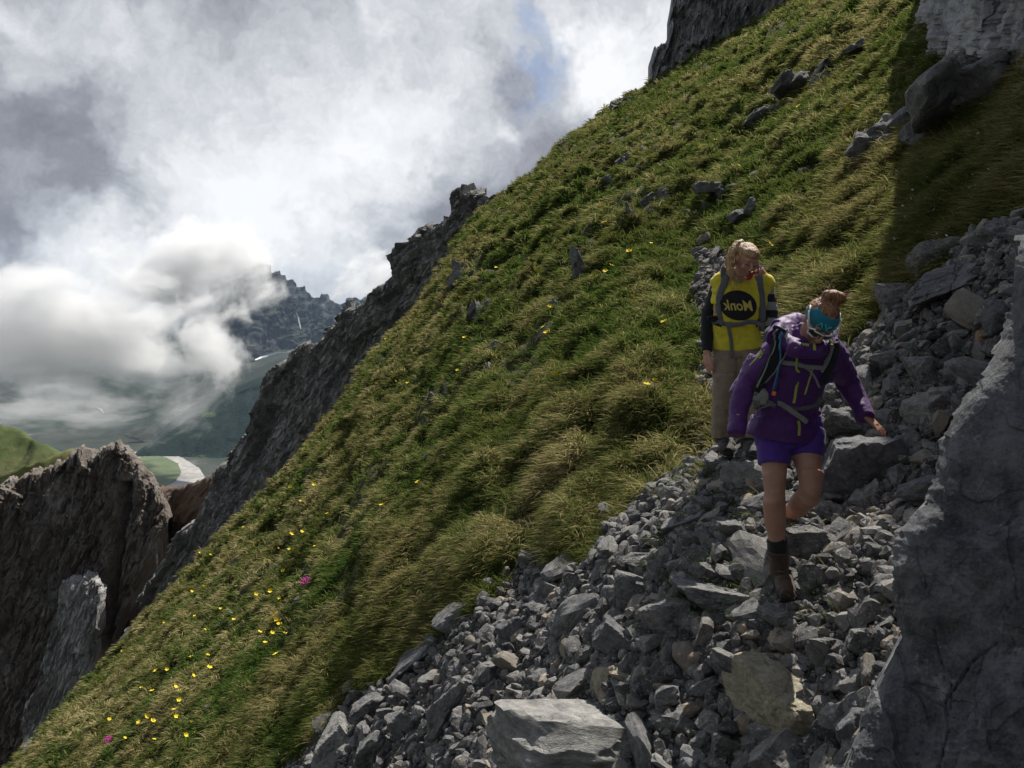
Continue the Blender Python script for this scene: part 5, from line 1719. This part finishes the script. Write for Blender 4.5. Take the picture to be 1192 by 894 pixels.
pk_o = link('hip_pocket', fuse('hip_pocket', [box_part(A(884, 460, pc[1] - .03), (.10, .05, .085), (.1, .35, .2), .45)], .006, 3, O2, .002, 20), PALEG, BP)
strap('piping', [(876, 464), (884, 471), (893, 474), (899, 468)], .008, B1, GREYS, pk_o, O2, .02, .012, 4.2)
strap('drinking_hose', [(912, 390), (909, 405), (908, 420), (906, 436), (903, 452)], .009, B1, BLUEC, BP, O2, .016, .014, 4.2)
oc = cast(B1, 901, 458); oy = oc[0].y - .03 if oc else 4.1
link('bite_valve', raw('bite_valve', [box_part(A(901, 458, oy), (.018, .018, .022), (0, .2, 0), .3)], O2), ORANGE, BP)

# ============ the woman in the yellow shirt behind
OR2 = A(845, 530, 5.78)
K = dict(pel=A(857, 402, 5.82), waist=A(857, 380, 5.80), chest=A(860, 348, 5.77), neck=A(864, 322, 5.74), sl=A(838, 329, 5.78), sr=A(890, 330, 5.78), el=A(823, 372, 5.86), er=A(898, 370, 5.86),
         wl=A(823, 412, 5.76), wr=A(895, 408, 5.72), hl=A(846, 410, 5.82), hr=A(868, 410, 5.82), kl=A(841, 462, 5.74), kr=A(871, 462, 5.70), al=A(840, 510, 5.80), ar=A(870, 514, 5.64))
H2 = Head(A(869, 303, 5.62), 27, 14, 8, .93)
J0, J = J, K
torso2 = [loft([(K['pel'] - [0, 0, .05], .13, .10), (K['pel'], .15, .105), (K['waist'], .12, .09), (K['chest'], .145, .10), (mid(K['chest'], K['neck'], .55), .14, .085), (K['neck'], .058, .06), (mid(K['neck'], H2.p(0, -.02, -.05), .7), .050, .052), (H2.p(0, -.02, -.03), .05, .055)], ref=X)]
hl2 = hand(K['wl'], (.10, -.2, -.95), (-.8, -.55, 0), .45, 1, .95, .06)
hr2 = hand(K['wr'], (-.1, -.3, -.95), (.8, -.5, 0), .4, -1, .95, .06)
body2 = torso2 + arms(K['sl'], K['el'], K['wl']) + arms(K['sr'], K['er'], K['wr']) + H2.skin() + leg(K['hl'], K['kl'], K['al']) + leg(K['hr'], K['kr'], K['ar']) + hl2 + hr2
P2 = link('person', fuse('person', body2, .0052, 3, OR2), SKIN2, loc=OR2.tolist())
tag(P2, 'blonde woman in bright yellow shirt and khaki trousers looking down behind the purple jacket', 'person')
shp = [loft([(A(857, 398, 5.82), .172, .122), (A(857, 392, 5.81), .168, .120), (K['waist'], .155, .112), (mid(K['waist'], K['chest'], .5), .160, .118), (K['chest'], .170, .122), (A(862, 332, 5.76), .180, .105), (A(863, 325, 5.75), .135, .085), (A(864, 319, 5.74), .072, .070)], ref=X, seg=30)]
for s_, e_ in ((K['sl'], K['el']), (K['sr'], K['er'])):
    shp.append(loft([(mid(K['neck'], s_, .5), .058, .062), (s_, .066, .068), (mid(s_, e_, .18), .058, .060)], ref=X, seg=20))
SHT = link('shirt', fuse('shirt', shp, .006, 4, OR2, .0075, 9, 21), YEL, P2)
# sleeves: one black, one striped
for s_, e_, w_, mt, lb in ((K['sl'], K['el'], K['wl'], BLACKF, 'black sleeve'), (K['sr'], K['er'], K['wr'], None, 'black and grey striped sleeve')):
    if mt is None:
        mt, t, bs, out = new_mat('striped sleeve')
        sx = t.new('ShaderNodeSeparateXYZ'); t.put(sx.inputs[0], obj_pos(t, True))
        z0 = float(A(895, 333, 5.78)[2])
        fr_ = t.m('FRACT', t.m('MULTIPLY', t.m('SUBTRACT', sx.outputs[2], z0 - 10 * .108), 1 / .108))
        t.put(bs.inputs['Base Color'], t.mix(t.rng(fr_, .47, .52), (.012, .012, .014), (.27, .27, .28))); bs.inputs['Roughness'].default_value = .85
    sl_ = link('sleeve', fuse('sleeve', [loft([(s_, .055, .058), (mid(s_, e_, .3), .052, .054), (mid(s_, e_, .7), .047, .048), (e_, .044, .045), (mid(e_, w_, .4), .044, .044), (mid(e_, w_, .92), .036, .034)], ref=X, seg=18)], .006, 3, OR2, .0035, 18, 5), mt, P2)
    sl_['label'] = lb
tr_ = [loft([(A(857, 391, 5.81), .155, .112), (A(857, 403, 5.82), .165, .120), (A(857, 414, 5.82), .160, .118)], ref=X, seg=24)]
for h_, k_, a_ in ((K['hl'], K['kl'], K['al']), (K['hr'], K['kr'], K['ar'])):
    tr_.append(loft([(h_, .092, .10), (mid(h_, k_, .4), .085, .092), (mid(h_, k_, .85), .070, .075), (mid(k_, a_, .15), .066, .072), (mid(k_, a_, .6), .068, .072), (mid(k_, a_, .93), .072, .074)], ref=X, seg=22))
link('trousers', fuse('trousers', tr_, .0065, 3, OR2, .006, 10, 31), KHAK, P2)
for a_, hx in ((K['al'], A(842, 521, 5.84)), (K['ar'], A(871, 524, 5.68))):
    boot('boot', a_, hx, hx + np.array([-.03, -.24, -.02]), P2, OR2, mat=DKB, shaft=a_ + [0, 0, .08])
# hair: cap and a ponytail falling over her shoulder
h2 = [H2.ball(0, -.026, .034, .081, .092, .086), H2.ball(0, .010, .060, .070, .078, .050), H2.ball(-.070, -.01, -.010, .018, .035, .045)]
h2.append(loft([(A(864, 286, 5.66), .024, .024), (A(857, 287, 5.65), .027, .028), (A(852, 295, 5.62), .027, .030), (A(850, 307, 5.59), .026, .028), (A(851, 318, 5.56), .024, .026), (A(857, 326, 5.54), .019, .018), (A(864, 329, 5.55), .010, .008)], ref=X, seg=16))
HRY = link('hair', fuse('hair', h2, .0045, 3, OR2, .0016, 70, 17), HAIR2, P2)
st = []
for k in range(60):
    q = rgh.uniform(0, 1); c = mid(A(850, 290, 5.58), A(856, 326, 5.52), q) + rgh.normal(0, .02, 3)
    st.append(loft([(c, .0009, .0009), (c + np.array([rgh.normal(0, .01), rgh.normal(0, .01), -.04]), .0009, .0009), (c + np.array([rgh.normal(.01, .02), rgh.normal(0, .01), -.075]), .0006, .0006)], seg=4, n=2))
link('loose_hair', raw('loose_hair', st, OR2), HAIR2, P2)
for k in (-1, 1):
    link('eyebrow', raw('eyebrow', [H2.loft([((k * .014, .0925, .024), .003, .003), ((k * .030, .088, .030), .0035, .003), ((k * .048, .074, .024), .002, .002)], seg=8)], OR2), HAIR2, P2)
    link('eyelashes', raw('eyelashes', [H2.loft([((k * .017, .0885, -.003), .0018, .0018), ((k * .031, .0885, -.006), .0022, .0018), ((k * .045, .080, -.003), .0016, .0016)], seg=8)], OR2), BLACKF, P2)
link('lips', raw('lips', [H2.loft([((-.020, .0925, -.064), .003, .002), ((0, .0995, -.063), .006, .004), ((.020, .0925, -.064), .003, .002)], seg=10)], OR2), flat_mat('lips', (.36, .10, .09), .5), P2)
link('neck_scarf', fuse('neck_scarf', [loft([(A(870, 324, 5.60), .010, .009), (A(874, 321, 5.59), .014, .010), (A(878, 317, 5.61), .012, .010), (A(881, 314, 5.66), .009, .008)], ref=(0, 0, 1), seg=12), ball(A(873, 324, 5.60), (.011, .010, .012))], .005, 2, OR2, .002, 40), RED, P2)

bpy.context.view_layer.update()
B2 = bvh_of([SHT]); B2b = bvh_of([SHT] + [c for c in P2.children if c.name.startswith('trousers')])


def project(name, pts2, faces, b, off, mat, parent, org, ydef):
    V = []
    for x, y in pts2:
        h = cast(b, x, y)
        V.append(np.array(h[0]) if h and abs(h[0].y - ydef) < .35 else A(x, y, ydef))
    V = np.array(V); d = V / np.linalg.norm(V, axis=1)[:, None]
    V = V - d * off
    back = V + d * (off + .002)
    n = len(V)
    fc = [tuple(f) for f in faces] + [tuple(i + n for i in f[::-1]) for f in faces]
    me = bpy.data.meshes.new(name); me.from_pydata((np.concatenate([V, back]) - org).tolist(), [], fc); me.update()
    me.polygons.foreach_set('use_smooth', np.ones(len(me.polygons), bool))
    return link(name, me, mat, parent)


rr = np.linspace(0, 1, 12)[1:]; aa = np.linspace(0, 2 * np.pi, 49)[:-1]
pts = [(859.5, 355.5)] + [(859.5 + 21.5 * r * math.cos(a), 355.5 + 17.5 * r * math.sin(a) + 1.5 * r * math.cos(a)) for r in rr for a in aa]
fc = [(0, 1 + j, 1 + (j + 1) % 48) for j in range(48)] + [(1 + i * 48 + j, 1 + (i + 1) * 48 + j, 1 + (i + 1) * 48 + (j + 1) % 48, 1 + i * 48 + (j + 1) % 48) for i in range(10) for j in range(48)]
PR = project('shirt_print', pts, fc, B2, .004, PRINT, SHT, OR2, 5.66)
tc = bpy.data.curves.new('word', 'FONT'); tc.body = 'Monk'; tc.size = 1; tc.shear = .25; tc.offset = .018; tc.align_x = 'CENTER'; tc.align_y = 'CENTER'; tc.resolution_u = 3
to = bpy.data.objects.new('word', tc); COL.objects.link(to); bpy.context.view_layer.update()
tm = bpy.data.meshes.new_from_object(to.evaluated_get(bpy.context.evaluated_depsgraph_get()))
bpy.data.objects.remove(to)
vv = np.array([v.co[:2] for v in tm.vertices]); ff = [tuple(p.vertices) for p in tm.polygons]
vv = vv - (vv.max(0) + vv.min(0)) / 2; vv = vv / (vv[:, 0].max() - vv[:, 0].min())
pts = [(859 - x * 35, 355.5 - y * 36 * 1.12 + 1.2 * x * -1) for x, y in vv]        # the word reads mirrored in the photo
project('print_lettering', pts, ff, B2, .0075, cloth_mat('yellow print', (.50, .42, .10)), PR, OR2, 5.66)

# her backpack
O3 = A(860, 350, 5.98); BQ = empty('backpack', O3.tolist())
tag(BQ, 'dark backpack with grey straps worn over the yellow shirt', 'backpack')
link('pack_body', fuse('pack_body', [box_part(A(860, 352, 5.99), (.30, .18, .46), (0, 0, 0), .35), box_part(A(846, 316, 5.90), (.09, .10, .10), (0, .3, 0), .4)], .009, 4, O3, .004, 12), BLACKF, BQ)
strap('shoulder_strap', [(845, 312), (843, 322), (843, 334), (838, 346), (836, 358), (838, 370), (841, 378)], [.058, .034], B2, GREYD, BQ, O3, .010, .004, 5.7)
strap('shoulder_strap', [(881, 312), (884, 324), (885, 338), (887, 352), (888, 368), (887, 384)], [.055, .036], B2, GREYD, BQ, O3, .010, .004, 5.7)
strap('hip_belt', [(832, 376), (842, 374), (852, 377), (866, 377), (880, 374), (889, 379)], .030, B2, GREYD, BQ, O3, .008, .014, 5.7)
strap('hip_fin', [(829, 368), (833, 374), (840, 376)], .060, B2, BLACKF, BQ, O3, .008, .002, 5.7)
strap('hip_fin', [(889, 368), (886, 375), (880, 377)], .050, B2, BLACKF, BQ, O3, .008, .002, 5.7)
strap('belt_tail', [(848, 378), (850, 392), (852, 404), (852, 416)], .022, B2b, GREYD, BQ, O3, .004, .008, 5.7)
# ------------------------------------------------------------------ flowers in the grass, each one a small thing of its own
def petal_mesh(name, n, r, cup, mat_p, seed):
    bm = bmesh.new(); rg = random.Random(seed)
    c0 = bm.verts.new((0, 0, 0))
    for i in range(n):
        a = 2 * math.pi * i / n + rg.uniform(-.1, .1); w = math.pi / n * .95
        v1 = bm.verts.new((math.cos(a - w) * r * .7, math.sin(a - w) * r * .7, r * cup * .6)); v2 = bm.verts.new((math.cos(a + w) * r * .7, math.sin(a + w) * r * .7, r * cup * .6))
        v3 = bm.verts.new((math.cos(a) * r, math.sin(a) * r, r * cup))
        bm.faces.new((c0, v1, v3)); bm.faces.new((c0, v3, v2))
    # stem
    for i in range(3):
        a = 2 * math.pi * i / 3
        bm.verts.new((math.cos(a) * .0018, math.sin(a) * .0018, 0)); bm.verts.new((math.cos(a) * .0022 + .006, math.sin(a) * .0022, -.12))
    bm.verts.ensure_lookup_table(); k = 1 + 3 * n
    for i in range(3):
        j = (i + 1) % 3
        f = bm.faces.new((bm.verts[k + 2 * i], bm.verts[k + 2 * j], bm.verts[k + 2 * j + 1], bm.verts[k + 2 * i + 1])); f.material_index = 1
    me = bpy.data.meshes.new(name); bm.to_mesh(me); bm.free()
    me.materials.append(mat_p); me.materials.append(STEM)
    return me


STEM = flat_mat('flower stem', (.06, .10, .02), .8)
YP = flat_mat('yellow petals', (.80, .60, .02), .7, .3, .15, 40); WP = flat_mat('white petals', (.78, .78, .72), .7, .3, .1, 40); PP = flat_mat('magenta petals', (.40, .03, .22), .7, .3, .2, 40)
ym = [petal_mesh('yellow_flower', 6, .028, .6, YP, 1), petal_mesh('yellow_flower', 5, .024, .35, YP, 2)]
wmsh = petal_mesh('white_flower', 6, .014, .3, WP, 3)
rg = np.random.default_rng(77)
pos = []
# clusters read off the photograph, then singles
for cx, cy, sx, sy, n in ((210, 790, 60, 45, 26), (325, 735, 16, 18, 14), (270, 700, 60, 40, 16), (345, 640, 50, 50, 14), (180, 850, 60, 25, 14), (430, 560, 50, 60, 8), (240, 650, 14, 14, 5), (484, 366, 7, 14, 7), (455, 452, 24, 30, 7),
                          (620, 400, 70, 70, 9), (560, 380, 70, 60, 8), (700, 330, 50, 50, 8), (720, 260, 60, 50, 7), (900, 110, 110, 50, 9), (770, 420, 20, 60, 5), (860, 190, 60, 40, 5), (330, 560, 40, 30, 6)):
    for _ in range(n): pos.append((rg.normal(cx, sx * .6), rg.normal(cy, sy * .6)))
pos += [(902, 283), (899, 301), (748, 262), (700, 252)]
for i, (px, py) in enumerate(pos):
    if poly_sd(np.array([px]), np.array([py]), SCREE_POLY)[0] > -2 and i < len(pos) - 4: continue
    loc, n = hit(px, py)
    if loc is None or loc.y > 60: continue
    D = loc.length
    o = bpy.data.objects.new('yellow_flower', ym[i % 2]); COL.objects.link(o)
    low = py > 540
    tag(o, 'small yellow alpine flower in the grass of the lower left slope' if low else 'small yellow alpine flower in the grass of the upper slope', 'flower', 'yellow flowers on the lower slope' if low else 'yellow flowers on the upper slope')
    o.location = loc + Vector((-.03, -.02, .15)) * (1 + D * .012); s = rg.uniform(.9, 1.5) * (1 + D * .03); o.scale = (s, s, s)
    o.rotation_euler = (.5 + rg.normal(0, .3), -.2 + rg.normal(0, .3), rg.uniform(0, 6))
for i in range(60):
    px, py = rg.uniform(930, 1190), rg.uniform(110, 300)
    if i < 20: px, py = rg.uniform(700, 1000), rg.uniform(60, 280)
    if poly_sd(np.array([px]), np.array([py]), SCREE_POLY)[0] > -3: continue
    loc, n = hit(px, py)
    if loc is None: continue
    o = bpy.data.objects.new('white_flower', wmsh); COL.objects.link(o)
    tag(o, 'tiny white flower in the grass of the upper right slope', 'flower', 'white flowers in the grass')
    o.location = loc + Vector((-.03, -.03, .15)); s = rg.uniform(.8, 1.3); o.scale = (s, s, s); o.rotation_euler = (.6 + rg.normal(0, .3), rg.normal(0, .3), rg.uniform(0, 6))
for k, (px, py, lab) in enumerate(((358, 686, 'magenta flower cushion beside the blue grey stone'), (128, 868, 'magenta flower cushion near the bottom left corner'))):
    loc, n = hit(px, py)
    if loc is None: continue
    bm = bmesh.new(); r_ = random.Random(k)
    V, Fc, o_ = [], [], 0
    for j in range(30):
        v, f = ICO[1]; q_ = j * 2.4; c = np.array([math.cos(q_), math.sin(q_), 0]) * .0105 * j ** .5 + np.array([0, 0, r_.gauss(0, .006)])
        V.append(v * .0175 * np.array([1, 1, .6]) + c); Fc.append(f + o_); o_ += len(v)
    bm.free()
    o = link('magenta_flower', mesh_np('magenta_flower', np.concatenate(V), np.concatenate(Fc), False), PP)
    tag(o, lab, 'flower'); o.location = loc + Vector((-.03, -.02, .15))
    s = 1.3; o.scale = (s, s, s); o.rotation_euler = (.5, -.4, 0)
